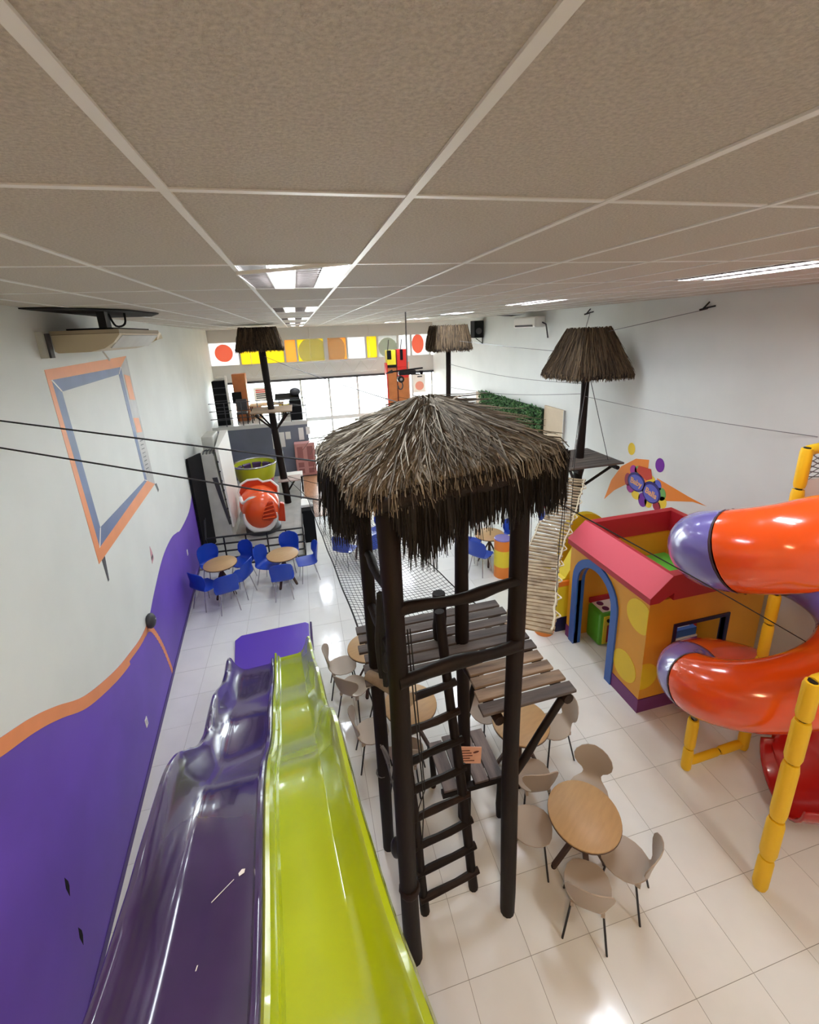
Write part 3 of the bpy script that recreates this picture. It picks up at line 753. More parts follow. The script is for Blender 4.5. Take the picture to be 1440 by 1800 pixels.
# ------------------------------------------------------------------ small thatched perches
def perch(name_lab, x, y, topxy, z_plat, z_eave, z_top, hb, ht, plat, n1, n2, m1, m2, pr=.085, flen=.1):
    t = thing('thatched_perch', name_lab, 'tree house', (x, y, 0))
    tx, ty = topxy[0]-x, topxy[1]-y
    obj('pole', log((0, 0, 0), (tx, ty, z_top-.1), pr*1.1, pr*.9, 14, .05, 12, .02), LOG, t, True)
    f_ = z_plat/(z_top-.1); cx, cy = tx*f_, ty*f_
    px, py = plat
    nn = max(4, int(2*py/.15)); pw = 2*py/nn
    for k in range(nn):
        a = cy-py+k*pw
        obj('platform_plank', MB().box((cx-px, a+.006, z_plat-.035), (cx+px, a+pw-.006, z_plat)), PLANK, t)
    for sx in (-1, 1):
        obj('platform_beam', MB().tube([(cx+sx*px*.7, cy-py-.05, z_plat-.08), (cx+sx*px*.7, cy+py+.05, z_plat-.08)], .045, 8), LOG, t, True)
        obj('brace', MB().tube([(cx+sx*px*.8, cy-py*.7, z_plat-.1), (cx*.8, cy*.8, z_plat-.72)], .03, 7), LOG, t, True)
        obj('brace', MB().tube([(cx+sx*px*.8, cy+py*.7, z_plat-.1), (cx*.8, cy*.8, z_plat-.72)], .03, 7), LOG, t, True)
    C_ = Vector((tx, ty, 0))
    tq = [C_+Vector((sx*ht, sy*ht, z_top)) for sx, sy in ((-1, -1), (1, -1), (1, 1), (-1, 1))]
    ev = [C_+Vector((sx*hb[0], sy*hb[1], z_eave)) for sx, sy in ((-1, -1), (1, -1), (1, 1), (-1, 1))]
    thatch_roof(t, tq, ev, n1, n2, .012, m1, m2, .4, lambda k, u: flen, lift=.02, spread=.05, curl=.06)
    return t
random.seed(21)
p3 = perch('thatched lookout perch on a dark pole by the right wall', 5.6, 7.97, (5.62, 7.97), 2.73, 4.5, 5.38, (.63, .63), .29, (.62, .62), 5200, 2200, THATCHB, THATCHB)
random.seed(22)
p1 = perch('thatched perch on a leaning pole beside the fish ride', -.83, 14.7, (-1.07, 14.7), 3.26, 5.14, 5.76, (.66, .55), .5, (.62, .62), 2600, 1200, THATCHB, THATCHB, pr=.11)
for k in range(3):
    obj('lower_plank', MB().box((-.22, -.3+k*.2, .87), (.5, -.11+k*.2, .91)), mat('pinkish_plank', (196, 176, 168), .6, noise=.2), p1)
for c_ in p1.children:
    if c_.name.startswith('platform_plank'): c_.data.materials[0] = PLANK2
obj('lower_brace', MB().tube([(.3, -.2, .86), (.02, 0, .4)], .03, 6), LOG, p1, True)
random.seed(23)
p2 = perch('thatched perch on a brown pole in front of the white far wall', 4.05, 12.0, (4.07, 12.0), 3.42, 4.98, 5.58, (.5, .5), .4, (.5, .5), 2400, 1200, THATCHB, THATCHB, pr=.075)

# ------------------------------------------------------------------ overhead cables
def cable(pts, r, m_, label, cat='cable', seg=10, sag=0):
    p, q = Vector(pts[0]), Vector(pts[-1])
    if len(pts) == 2: P_ = [p.lerp(q, k/seg)-Vector((0, 0, sag*math.sin(PI*k/seg))) for k in range(seg+1)]
    else: P_ = [Vector(a) for a in pts]
    o = P_[0].copy(); mb = MB().tube([a-o for a in P_], r, 6)
    ob = obj('zip_cable', mb, m_, None, True, loc=tuple(o)); tag(ob, label, cat, 'overhead cables'); return ob
cable([(-2.41, 4.27, 4.91), (.36, 3.5, 4.43)], .007, ROPE, 'upper black cable from the left wall to the tower roof')
cable([(-2.41, 4.16, 4.71), (.36, 3.48, 4.08)], .007, ROPE, 'lower black cable from the left wall to the tower post')
cable([(1.46, 2.72, 4.40), (5.2, 2.9, 1.95)], .006, ROPE, 'black cable slanting from the tower across the playhouse', sag=-.02)
cable([(6.5, 6.15, 5.62), (5.75, 7.8, 5.28)], .006, STEEL, 'thin cable from forked wall anchor to the right perch')
cable([(6.5, 9.22, 5.68), (5.62, 8.1, 5.3)], .006, STEEL, 'thin cable from high wall hook to the right perch')
cable([(6.49, 4.2, 3.93), (5.6, 7.9, 4.05)], .005, STEEL, 'thin steel cable along the right wall beside the perch', sag=.05)
cable([(5.6, 7.95, 4.3), (4.06, 12.0, 4.55)], .006, STEEL, 'upper steel cable between the two right perches', sag=.1)
cable([(5.58, 7.95, 4.1), (4.06, 12.0, 3.9)], .006, STEEL, 'lower steel cable between the two right perches', sag=.1)
cable([(5.55, 7.9, 4.9), (4.07, 11.95, 5.2)], .006, STEEL, 'highest steel cable between the two right perches', sag=.02)
cable([(4.0, 11.9, 3.6), (-.95, 14.7, 3.5)], .008, STEEL, 'long cable sagging across the shop window', sag=.25)
cable([(-.98, 14.65, 4.9), (1.3, 3.7, 4.7)], .007, STEEL, 'cable from the left perch roof to the tower', sag=.05)
cable([(5.5, 7.85, 4.35), (5.0, 7.3, 2.78)], .006, ROPE, 'left guy rope hanging under the right perch roof')
cable([(5.72, 7.95, 4.4), (6.05, 7.62, 2.73)], .006, ROPE, 'right guy rope hanging under the right perch roof')
cable([(5.36, 7.55, 4.4), (5.1, 7.42, 2.73)], .005, STEEL, 'middle guy wire hanging under the right perch roof')
for (x, y, z), lab in (((6.5, 6.15, 5.64), 'forked iron cable anchor on the right wall'), ((6.5, 9.22, 5.7), 'iron cable hook high on the right wall')):
    o = thing('cable_anchor', lab, 'anchor', (x, y, z))
    obj('shank', MB().tube([(0, 0, 0), (-.1, .06, -.03)], .018, 6), BLACKM, o, True)
    obj('prong', MB().tube([(0, -.02, .09), (-.06, .03, -.01)], .014, 6), BLACKM, o, True)
    obj('prong', MB().tube([(0, -.14, .02), (-.06, .03, -.01)], .014, 6), BLACKM, o, True)

# ------------------------------------------------------------------ playhouse
HX0, HX1, HY0, HY1, HZ = 4.25, 6.25, 4.27, 6.08, 1.84
t = thing('playhouse', 'amber playhouse with a red rim, blue arch and yellow dots', 'playhouse', (HX0, HY0, 0))
OH = Vector((HX0, HY0, 0))
def hp(name, mb, m_, smooth=False, par=None, bevel=0):
    mb.v = [(x-OH.x, y-OH.y, z) for x, y, z in mb.v]; return obj(name, mb, m_, par or t, smooth, bevel)
def fx(a, b, d): return Vector((HX0+d, a, b))          # front wall plane: (y, z, depth)
yc, rin, rout, zs = 5.39, .43, .565, 1.27
arc = lambda r, n=14: [(yc-r*math.cos(PI*k/n), zs+r*math.sin(PI*k/n)) for k in range(n+1)]
fw = MB(); th = .06
ai = arc(rin)
fw.prism([(HY0, .23), (yc-rin, .23), (yc-rin, HZ), (HY0, HZ)], fx, 0, th)
fw.prism([(yc+rin, .23), (HY1, .23), (HY1, HZ), (yc+rin, HZ)], fx, 0, th)
for a, b in zip(ai, ai[1:]): fw.prism([a, b, (b[0], HZ), (a[0], HZ)], fx, 0, th)
front = hp('front_wall', fw, H_YEL)
hp('plinth', MB().prism([(HY0-.012, 0), (yc-rin, 0), (yc-rin, .23), (HY0-.012, .23)], fx, -.012, th), H_PURP)
hp('plinth', MB().prism([(yc+rin, 0), (HY1, 0), (HY1, .23), (yc+rin, .23)], fx, -.012, th), H_PURP)
am = MB(); A0 = [(yc-rin, 0)]+arc(rin)+[(yc+rin, 0)]; A1 = [(yc-rout, 0)]+arc(rout)+[(yc+rout, 0)]
for k in range(len(A0)-1): am.prism([A0[k], A0[k+1], A1[k+1], A1[k]], fx, -.03, th+.06)
hp('blue_arch', am, H_BLUE)
def hcirc(cy, cz, r, clip=True):
    poly = [(max(HY0+.002, cy+r*math.cos(2*PI*k/30)), min(HZ, cz+r*math.sin(2*PI*k/30))) for k in range(30)]
    hp('yellow_dot', MB().prism(poly, fx, -.006, 0), H_YEL2)
hcirc(4.42, 1.52, .25); hcirc(4.6, .55, .24); hcirc(6.3, 1.6, .26) if False else None
def sy(a, b, d): return Vector((a, HY0+d, b))           # right side plane: (x, z, depth)
wx0, wx1, wz0, wz1 = 4.74, 5.6, .62, 1.36
sw = MB()
for poly in ([(HX0+th, .23), (wx0, .23), (wx0, HZ), (HX0+th, HZ)], [(wx1, .23), (HX1, .23), (HX1, HZ), (wx1, HZ)], [(wx0, .23), (wx1, .23), (wx1, wz0), (wx0, wz0)], [(wx0, wz1), (wx1, wz1), (wx1, HZ), (wx0, HZ)]):
    sw.prism(poly, sy, 0, th)
hp('side_wall', sw, H_YEL)
hp('plinth', MB().prism([(HX0+th, 0), (HX1, 0), (HX1, .23), (HX0+th, .23)], sy, -.012, th), H_PURP)
for poly in ([(wx0-.05, wz0-.05), (wx1+.05, wz0-.05), (wx1+.05, wz0), (wx0-.05, wz0)], [(wx0-.05, wz1), (wx1+.05, wz1), (wx1+.05, wz1+.05), (wx0-.05, wz1+.05)],
             [(wx0-.05, wz0), (wx0, wz0), (wx0, wz1), (wx0-.05, wz1)], [(wx1, wz0), (wx1+.05, wz0), (wx1+.05, wz1), (wx1, wz1)]):
    hp('window_frame', MB().prism(poly, sy, -.02, th+.02), NAVY)
hp('yellow_dot', MB().prism([(max(HX0+.002, 4.3+.22*math.cos(2*PI*k/28)), .62+.22*math.sin(2*PI*k/28)) for k in range(28)], sy, -.006, 0), H_YEL2)
hp('back_wall', MB().box((HX0+th, HY1-th, 0), (HX1-th, HY1, HZ)), H_YEL)
hp('back_wall', MB().box((HX1-th, HY0+th, 0), (HX1, HY1, HZ)), H_YEL)
# red rim: sloped rose cap in front, upright bands elsewhere
rz0, rz1, rz2 = HZ, 1.93, 2.22
hp('rim_front', MB().prism([(HX0-.05, rz0), (HX0-.05, rz1), (4.52, rz2), (4.58, rz2), (4.58, rz0+.12), (HX0+.1, rz0)], lambda a, b, d: Vector((a, d, b)), HY0-.045, HY1+.04), H_RED)
hp('rim_slope', MB().hexa([(HX0-.052, HY0-.05, rz1), (4.52, HY0-.05, rz2), (4.52, HY1+.045, rz2), (HX0-.052, HY1+.045, rz1)], [(HX0-.056, HY0-.05, rz1+.006), (4.516, HY0-.05, rz2+.006), (4.516, HY1+.045, rz2+.006), (HX0-.056, HY1+.045, rz1+.006)]), H_PINK)
hp('rim_side', MB().box((4.58, HY0-.04, rz0), (HX1+.03, HY0+.08, rz2)), H_RED)
hp('rim_side', MB().box((4.58, HY1-.08, rz0), (HX1+.03, HY1+.04, rz2)), H_RED)
hp('rim_side', MB().box((HX1-.09, HY0+.08, rz0), (HX1+.03, HY1-.08, rz2)), H_RED)
# toy furniture inside the playhouse
s = thing('toy_stove', 'green toy stove with red oven door inside the playhouse', 'toy stove', (4.9, 5.80, 0))
obj('body', MB().box((-.3, -.18, .0), (.3, .2, .66)), GREEN, s, bevel=.05)
obj('front_panel', MB().box((-.24, -.195, .05), (.27, -.18, .6)), YELP, s)
obj('oven_door', MB().box((-.17, -.205, .08), (.22, -.195, .42)), H_RED, s)
obj('oven_glass', MB().box((-.08, -.21, .14), (.17, -.205, .36)), DGREY, s)
obj('hob', MB().box((-.24, -.14, .66), (.27, .16, .672)), WHITE, s)
for a in (-.13, .15):
    for b in (-.11, .11): obj('burner', MB().lathe((a, b*.7+.01, .672), [(.06, 0), (.06, .006), (0, .006)], 16), H_PURP, s)
for a in (-.16, -.03, .1, .2): obj('knob', MB().tube([(a, -.195, .52), (a, -.22, .52)], .03, 10), BLACK, s)
obj('back_shelf', MB().box((-.27, .17, .66), (.3, .21, .75)), H_RED, s)
s = thing('toy_cupboard', 'red toy cupboard with bright green top inside the playhouse', 'toy cupboard', (5.92, 5.55, 0))
obj('body', MB().box((-.22, -.4, 0), (.22, .42, 1.34)), H_RED, s)
obj('top', MB().box((-.25, -.43, 1.34), (.22, .45, 1.4)), GREENB, s)
obj('side_panel', MB().box((-.235, .42, .0), (.2, .45, 1.34)), GREEN, s)
for b in (.05, -.12): obj('tap', MB().tube(smooth_path([(-.22, b, 1.02), (-.27, b, 1.06), (-.29, b, 1.15), (-.25, b, 1.2)], 4), .02, 6), PEACH, s, True)
s = thing('toy_workbench', 'blue, plum and green toy bench seen through the playhouse window', 'toy bench', (5.05, 4.66, 0))
obj('body', MB().box((-.3, -.15, 0), (.35, .18, .8)), GREENB, s)
obj('band', MB().box((-.31, -.16, .8), (.36, .19, .88)), H_PURP, s)
obj('rim', MB().box((-.31, -.16, .88), (.36, .19, .905)), WHITE, s)
obj('basin', MB().box((-.05, -.14, .905), (.35, .18, 1.03)), H_BLUE, s)
obj('basin_well', MB().box((.02, -.08, 1.03), (.28, .12, 1.036)), WHITE, s)

# ------------------------------------------------------------------ soft play blocks beside and behind the house
s = thing('soft_column', 'soft play column banded orange and yellow with a violet top', 'soft block', (4.05, 8.32, 0))
obj('foot', MB().lathe((0, 0, 0), [(.2, 0), (.2, .28)], 24), mat('vinyl_orange', (238, 138, 50), .4), s, True)
obj('middle', MB().lathe((0, 0, .28), [(.2, 0), (.2, .4)], 24), YELP, s, True)
obj('collar', MB().lathe((0, 0, .68), [(.2, 0), (.2, .24)], 24), MATS['vinyl_orange'], s, True)
obj('cap', MB().lathe((0, 0, .92), [(.2, 0), (.19, .015), (0, .015)], 24), T_PU, s)
s = thing('soft_gate_post', 'yellow soft play gate block with a navy foot behind the tower', 'soft block', (4.42, 8.5, 0))
obj('foot', MB().box((-.15, -.15, 0), (.2, .15, .14)), NAVY, s, bevel=.02); obj('body', MB().box((-.15, -.15, .14), (.2, .15, .82)), YELP, s, bevel=.02)
s = thing('soft_cone', 'orange and yellow soft play cone beside the playhouse', 'soft block', (3.92, 6.28, 0))
obj('skirt', MB().lathe((0, 0, 0), [(.17, 0), (.18, .02), (.13, .36)], 24), MATS['vinyl_orange'], s, True)
obj('stem', MB().lathe((0, 0, .36), [(.13, 0), (.1, .5), (.07, 1.0), (0, 1.02)], 20), YELP, s, True)
s = thing('soft_pillar', 'yellow soft pillar with orange top and navy foot touching the playhouse', 'soft block', (4.2, 6.32, 0))
obj('foot', MB().box((-.1, -.14, 0), (.16, .14, .3)), NAVY, s, bevel=.015); obj('body', MB().box((-.1, -.14, .3), (.16, .14, .95)), YELP, s, bevel=.015)
obj('cap', MB().box((-.11, -.15, .95), (.17, .15, 1.06)), MATS['vinyl_orange'], s, bevel=.015)
obj('wedge', MB().hexa([(-.1, -.12, 1.06), (.3, -.12, 1.06), (.3, .12, 1.06), (-.1, .12, 1.06)], [(.05, -.12, 1.1), (.3, -.12, 1.55), (.3, .12, 1.55), (.05, .12, 1.1)]), YELP, s)
s = thing('soft_arch', 'round topped yellow soft panel behind the playhouse', 'soft block', (4.95, 6.75, 0))
obj('panel', MB().prism([(-.5, 0), (.5, 0)]+[(.5*math.cos(PI*k/16), 1.55+.5*math.sin(PI*k/16)) for k in range(17)], lambda a, b, d: Vector((a, d, b)), -.06, .06), mat('mustard_vinyl', (204, 172, 24), .45), s)
obj('foot', MB().box((-.52, -.08, 0), (.52, .08, .12)), NAVY, s)
s = thing('climbing_gear', 'red and blue climbing gear hanging from the right eave of the tower', 'climbing gear', (1.74, 2.9, 4.14))
obj('red_pouch', MB().ell((0, 0, 0), (.03, .03, .05), 12, 8), REDP, s, True); obj('red_knot', MB().ell((.005, 0, .065), (.024, .024, .03), 10, 8), REDP, s, True)
obj('blue_pouch', MB().ell((-.005, 0, -.09), (.028, .026, .055), 12, 8), BLUECH, s, True)
obj('hang_cord', MB().tube([(0, 0, .08), (-.02, .0, .3), (-.24, .02, .46)], .004, 5), ROPE, s)

# ------------------------------------------------------------------ spiral tube slide
t = thing('spiral_tube_slide', 'orange and violet spiral tube slide at the right edge', 'tube slide', (4.95, 3.2, 0))
OS = Vector((4.95, 3.2, 0)); EA, EB, TR_ = .88, .60, .385
def spir(th, z): return Vector((EA*math.cos(th), EB*math.sin(th), z))
seq = [Vector((1.1, -1.12, 4.0)), Vector((.7, -.96, 3.86)), Vector((.2, -.76, 3.67))]
ths = []
th0 = 1.27*PI; n_ = 46
zl = 3.19; pitch_ = 1.72
for k in range(n_+1):
    th = th0-k*(2*PI*1.72/n_)
    ths.append(th)
    turn = (PI-th)/(2*PI)
    seq.append(spir(th, zl-pitch_*turn))
path = smooth_path(seq, 3)
def tr(i): return lerp(.415, .345, min(1, max(0, (i-20)/75)))
def tube_piece(a, b, m_, name):
    pts = path[a:b+1]; return obj(name, MB().tube(pts, [tr(i) for i in range(a, b+1)], 28, caps=False), m_, t, True)
N_ = len(path)
cuts = []
tot = 0; ln = [0]
for a, b in zip(path, path[1:]): tot += (b-a).length; ln.append(tot)
def idx(s): return min(range(N_), key=lambda i: abs(ln[i]-s))
def s_at(th_t, lo):      # arclength where the path first passes angle th_t after index lo
    k = min(range(len(ths)), key=lambda i: abs(ths[i]-th_t)); return (k+3)*3
segs = [(0, s_at(1.06*PI, 0), T_OR), (s_at(1.06*PI, 0), s_at(.72*PI, 0), T_PU), (s_at(.72*PI, 0), s_at(.22*PI, 0), T_OR), (s_at(.22*PI, 0), s_at(-.28*PI, 0), T_PU),
        (s_at(-.28*PI, 0), s_at(-1.06*PI, 0), T_OR), (s_at(-1.06*PI, 0), s_at(-1.25*PI, 0), T_PU), (s_at(-1.25*PI, 0), s_at(-1.75*PI, 0), T_OR)]
for a, b, m_ in segs:
    if b > a: tube_piece(a, b, m_, 'tube_section')
    c = path[a]; tdir = (path[min(a+1, N_-1)]-path[max(a-1, 0)]).normalized()
    if a: obj('seam_ring', MB().tube([c-tdir*.012, c+tdir*.012], tr(a)+.008, 28, caps=False), SEAM, t, True)
# open red exit chute
ex = smooth_path([(.86, -.1, .92), (.62, -.5, .74), (.1, -.62, .56), (-.2, -.5, .48)], 6)
rows = []
for i, p in enumerate(ex):
    d = (ex[min(i+1, len(ex)-1)]-ex[max(i-1, 0)]).normalized(); sd = d.cross(Vector((0, 0, 1))).normalized()
    rows.append([p+sd*.46*math.cos(a)-Vector((0, 0, .42*math.sin(a)))+Vector((0, 0, .1)) for a in [PI*k/14 for k in range(15)]])
o = obj('exit_chute', MB().grid(rows), T_RED, t, True); so = o.modifiers.new('thickness', 'SOLIDIFY'); so.thickness = .03
def padded(p, q, r, par, name='padded_pole', seg=None):
    p = Vector(p); q = Vector(q); L_ = (q-p).length; nn = seg or max(2, int(L_/.42)); par_o = obj(name, MB().tube([p, q], r*.55, 8), BLACKM, par, True)
    f_ = [0]+sorted(((k+random.uniform(-.25, .25))/nn) for k in range(1, nn))+[1]
    for a, b in zip(f_, f_[1:]):
        a2 = p.lerp(q, a+.006/L_*2); b2 = p.lerp(q, b-.006/L_*2); m1 = p.lerp(q, lerp(a, b, .12)); m2 = p.lerp(q, lerp(a, b, .88)); j = random.uniform(.94, 1.06)
        obj('foam_sleeve', MB().tube([a2, m1, m2, b2], [r*.86*j, r*j, r*j, r*.86*j], 12), PAD_Y, par_o, True)
    return par_o
random.seed(5)
padded((.21, .21, 0), (.21, .21, 4.12), .062, t)
padded((-.72, .18, 0), (-.72, .18, .8), .06, t, seg=2)
padded((-.68, .19, .09), (.17, .21, .09), .05, t, seg=2)
padded((.21, .21, 4.08), (1.2, .3, 4.12), .058, t, seg=3)
padded((-1.03, -1.03, 0), (-1.03, -1.03, 2.52), .068, t)
padded((-1.03, -1.03, 2.48), (.3, -1.02, 2.5), .064, t, seg=3)
obj('pole_strap', MB().tube([(-.72+.03*math.cos(a), .18+.03*math.sin(a), .92+.05*math.cos(a)) for a in [2*PI*k/12 for k in range(12)]], .012, 5, closed=True), DGREY, t, True)
obj('bracket', MB().box((-.74, .15, .78), (-.7, .21, 1.05)), STEEL, t)
# net panel and board behind the pole
nm = MB()
for k in range(8):
    nm.tube([(.32, .26, 3.55+.07*k), (1.2, .3, 3.9+.07*k-.35+.3)], .006, 4); nm.tube([(.32, .26, 4.04-.07*k), (1.2, .3, 3.56+.02*k)], .006, 4)
o = obj('net_panel', nm, STEEL, t); o['kind'] = 'stuff'
obj('white_board', MB().box((.32, .24, 3.1), (1.1, .27, 3.72)), WHITE, t)

# ------------------------------------------------------------------ tables and chairs
def shell_mesh(kind):
    rows = []
    if kind == 'cream': prof = [(.21, .452, .0), (.205, .45, .075), (.18, .447, .135), (.12, .443, .185), (.04, .438, .208), (-.05, .436, .205), (-.12, .440, .18), (-.17, .452, .14), (-.205, .475, .105), (-.225, .51, .095), (-.236, .55, .115), (-.246, .60, .165), (-.258, .66, .2), (-.27, .72, .208), (-.282, .77, .19), (-.292, .81, .14), (-.298, .83, .08), (-.30, .836, .0)]
    else: prof = [(.23, .445, .12), (.24, .452, .2), (.19, .452, .235), (.08, .444, .245), (-.03, .44, .245), (-.12, .444, .235), (-.18, .46, .22), (-.215, .5, .215), (-.228, .56, .225), (-.238, .62, .238), (-.248, .69, .245), (-.258, .77, .242), (-.266, .84, .215), (-.272, .885, .15), (-.275, .9, .0)]
    nseg = 10
    for k, (y, z, w_) in enumerate(prof):
        r = []
        for i in range(nseg+1):
            u = -1+2*i/nseg; x = u*max(w_, .002)
            up = max(0, min(1, (z-.46)/.15))
            r.append(Vector((x, y+up*.9*x*x*1.6, z+(1-up)*.35*x*x)))
        rows.append(r)
    mb = MB().grid(rows); top = len(mb.v)
    off = []
    m = nseg+1
    for i, r in enumerate(rows):
        for k, p in enumerate(r):
            a = rows[min(i+1, len(rows)-1)][k]-rows[max(i-1, 0)][k]; b = r[min(k+1, nseg)]-r[max(k-1, 0)]
            nr = a.cross(b)
            nr = nr.normalized() if nr.length > 1e-7 else Vector((0, 0, 1))
            off.append(p+nr*.011)
    n = len(rows); vs = off; fs = []
    for i in range(n-1):
        for k in range(nseg): fs.append(tuple(top+q for q in (i*m+k, (i+1)*m+k, (i+1)*m+k+1, i*m+k+1)))
    mb.v += [tuple(p) for p in vs]; mb.f += fs
    for i in range(n-1):
        for k in (0, nseg): mb.f.append((i*m+k, (i+1)*m+k, top+(i+1)*m+k, top+i*m+k))
    for i in (0, n-1):
        for k in range(nseg): mb.f.append((i*m+k, i*m+k+1, top+i*m+k+1, top+i*m+k))
    return mb
def make_chair(name, label, group, kind, m_, leg_m, r):
    t = thing(name, label, 'chair', group=group)
    obj('shell', shell_mesh(kind), m_, t, True)
    for sx in (-1, 1):
        obj('leg', MB().tube([(sx*.13, .13, .44), (sx*.19, .19, 0)], r, 7), leg_m, t, True)
        obj('leg', MB().tube([(sx*.13, -.13, .44), (sx*.19, -.22, 0)], r, 7), leg_m, t, True)
        obj('seat_bar', MB().tube([(sx*.13, .13, .433), (sx*.13, -.13, .428)], r, 6), leg_m, t, True)
    if kind == 'cream':
        for sx in (-1, 1): obj('back_bracket', MB().cbox((sx*.13, -.15, .42), (.03, .05, .05)), m_, t)
    return t
def make_table(label, group):
    t = thing('round_table', label, 'table', group=group)
    obj('table_top', MB().lathe((0, 0, .725), [(.335, 0), (.35, .008), (.35, .02), (.342, .027), (0, .027)], 40), TABLE, t, True)
    obj('edge_band', MB().lathe((0, 0, .715), [(.30, 0), (.352, .004), (.353, .014), (.35, .016)], 40), WOODLEG, t, True)
    for k in range(4):
        a = PI/4+k*PI/2
        obj('leg', MB().bar((-.07*math.cos(a), -.07*math.sin(a), .715), (.27*math.cos(a), .27*math.sin(a), .012), .05, .032), WOODLEG, t)
        obj('leg_foot', MB().lathe((.27*math.cos(a), .27*math.sin(a), 0), [(.025, 0), (.025, .015), (0, .015)], 10), BLACK, t)
    obj('leg_hub', MB().tube([(0, 0, .36), (0, 0, .72)], .03, 8), BLACKM, t)
    return t
first = {}
def place(kind, x, y, rz, label, group):
    if kind not in first:
        if kind == 'cream': o = make_chair('cream_chair', label, group, 'cream', CREAM, BLACKM, .0105)
        elif kind == 'blue': o = make_chair('blue_chair', label, group, 'blue', BLUECH, CHROME, .0105)
        else: o = make_table(label, group)
        first[kind] = o; o.location = (x, y, 0); o.rotation_euler = (0, 0, rz); return o
    return dup(first[kind], (x, y, 0), rz, label, group)
def faces(x, y, tx, ty): return math.atan2(-(tx-x), ty-y)      # chair +y towards the table
GT = 'round wooden tables'
tabs = {'near': (2.31, 2.80), 'mid': (2.22, 3.97), 'left': (.96, 4.62), 'back': (.62, 5.88), 'blueA': (-2.13, 9.5), 'blueB': (-.80, 9.5), 'blueC': (1.02, 10.35), 'blueD': (4.0, 8.95)}
tlab = {'near': 'round wooden table nearest the camera between four cream chairs', 'mid': 'round wooden table under the right edge of the tower deck', 'left': 'round wooden table seen behind the log ladder',
        'back': 'round wooden table half hidden behind the tower deck', 'blueA': 'round wooden table with blue chairs beside the purple wall', 'blueB': 'round wooden table with blue chairs against the black fence',
        'blueC': 'round wooden table glimpsed under the thatch by blue chairs', 'blueD': 'round wooden table with blue chairs behind the soft column'}
for k, (x, y) in tabs.items(): place('table', x, y, .3 if k != 'near' else .55, tlab[k], GT)
GCW, GCB = 'cream shell chairs', 'blue plastic chairs'
cw = [('near', 2.63, 3.15, 'cream chair tucked in at the far side of the nearest table'), ('near', 1.86, 3.02, 'cream chair between the tower post and the nearest table'),
      ('near', 2.58, 2.51, 'cream chair at the right of the nearest table'), ('near', 2.10, 2.41, 'cream chair at the near side of the nearest table'),
      ('mid', 2.72, 4.03, 'cream chair right of the table under the deck'), ('mid', 2.14, 3.50, 'cream chair with its back to the camera under the deck'), ('mid', 1.98, 4.5, 'cream chair showing its brown back behind the low step platform'),
      ('left', .44, 4.62, 'cream chair left of the table behind the ladder'), ('left', .8, 4.2, 'cream chair near the low step platform with its back turned'), ('left', .72, 5.08, 'cream chair partly hidden by the far left tower post'),
      ('back', .18, 5.93, 'cream chair farthest left, beside the half hidden table'), ('back', .30, 5.45, 'cream chair peeking out behind the far left tower post')]
for k, x, y, lab in cw: place('cream', x, y, faces(x, y, *tabs[k])+random.uniform(-.12, .12), lab, GCW)
cb = [('blueA', -2.42, 9.12, 'blue chair against the purple wall'), ('blueA', -1.95, 8.86, 'blue chair with its back to the camera by the purple wall table'), ('blueA', -1.72, 9.3, 'blue chair at the right of the purple wall table'),
      ('blueA', -1.78, 10.0, 'blue chair behind the right side of the purple wall table'), ('blueA', -2.42, 10.05, 'blue chair behind the purple wall table, near the wall'),
      ('blueB', -1.16, 9.66, 'blue chair left of the table against the fence'), ('blueB', -.82, 8.98, 'blue chair with its back to the camera at the fence table'), ('blueB', -.28, 9.55, 'blue chair right of the fence table'), ('blueB', -.72, 10.12, 'blue chair squeezed between the fence table and the fence'),
      ('blueC', .62, 9.85, 'blue chair left under the thatch fringe'), ('blueC', 1.32, 9.78, 'blue chair between the two left tower posts'), ('blueC', 1.5, 10.6, 'blue chair at the far side of the glimpsed table'),
      ('blueD', 3.62, 8.6, 'blue chair right of the rear tower post'), ('blueD', 3.62, 9.25, 'blue chair at the far left of the table behind the soft column'), ('blueD', 4.5, 9.15, 'blue chair behind the violet topped soft column')]
for k, x, y, lab in cb: place('blue', x, y, faces(x, y, *tabs[k])+random.uniform(-.1, .1), lab, GCB)

# ------------------------------------------------------------------ right wall: hedge panel, boards, logo, speaker, air conditioner
t = thing('leaf_panel', 'green artificial hedge panel on the right wall', 'hedge panel', (6.46, 13.1, 2.1))
obj('backing_board', MB().box((-.03, -2.2, -1.1), (.03, 2.2, 1.15)), LEAFB, t)
lf = MB(); random.seed(31)
for _ in range(6500):
    y_, z_ = random.uniform(-2.2, 2.2), random.uniform(-1.1, 1.18); p = Vector((-.04-random.uniform(0, .05), y_, z_))
    d = Vector((-random.uniform(.1, .8), random.gauss(0, .7), random.gauss(.1, .7))).normalized(); s_ = d.cross(Vector((random.gauss(0, 1), random.gauss(0, 1), random.gauss(0, 1)))).normalized()
    L_ = random.uniform(.06, .12); lf.add([p, p+d*L_*.5+s_*L_*.22, p+d*L_, p+d*L_*.5-s_*L_*.22], [(0, 1, 2, 3)])
o = obj('leaves', lf, LEAF, t, raw=True); o['kind'] = 'stuff'
for (y0, y1, z1), lab in (((9.95, 10.88, 3.36), 'beige board right of the leaf panel'), ((15.32, 15.8, 3.16), 'narrow beige board left of the leaf panel')):
    o = thing('wall_board', lab, 'board', (6.47, (y0+y1)/2, .9)); h_ = (y1-y0)/2
    obj('panel', MB().box((-.02, -h_, -.0), (.03, h_, z1-.9)), BEIGEW, o)
    obj('edge_strip', MB().box((-.025, -h_-.02, 0), (.03, -h_, z1-.9)), FRAMEW, o)
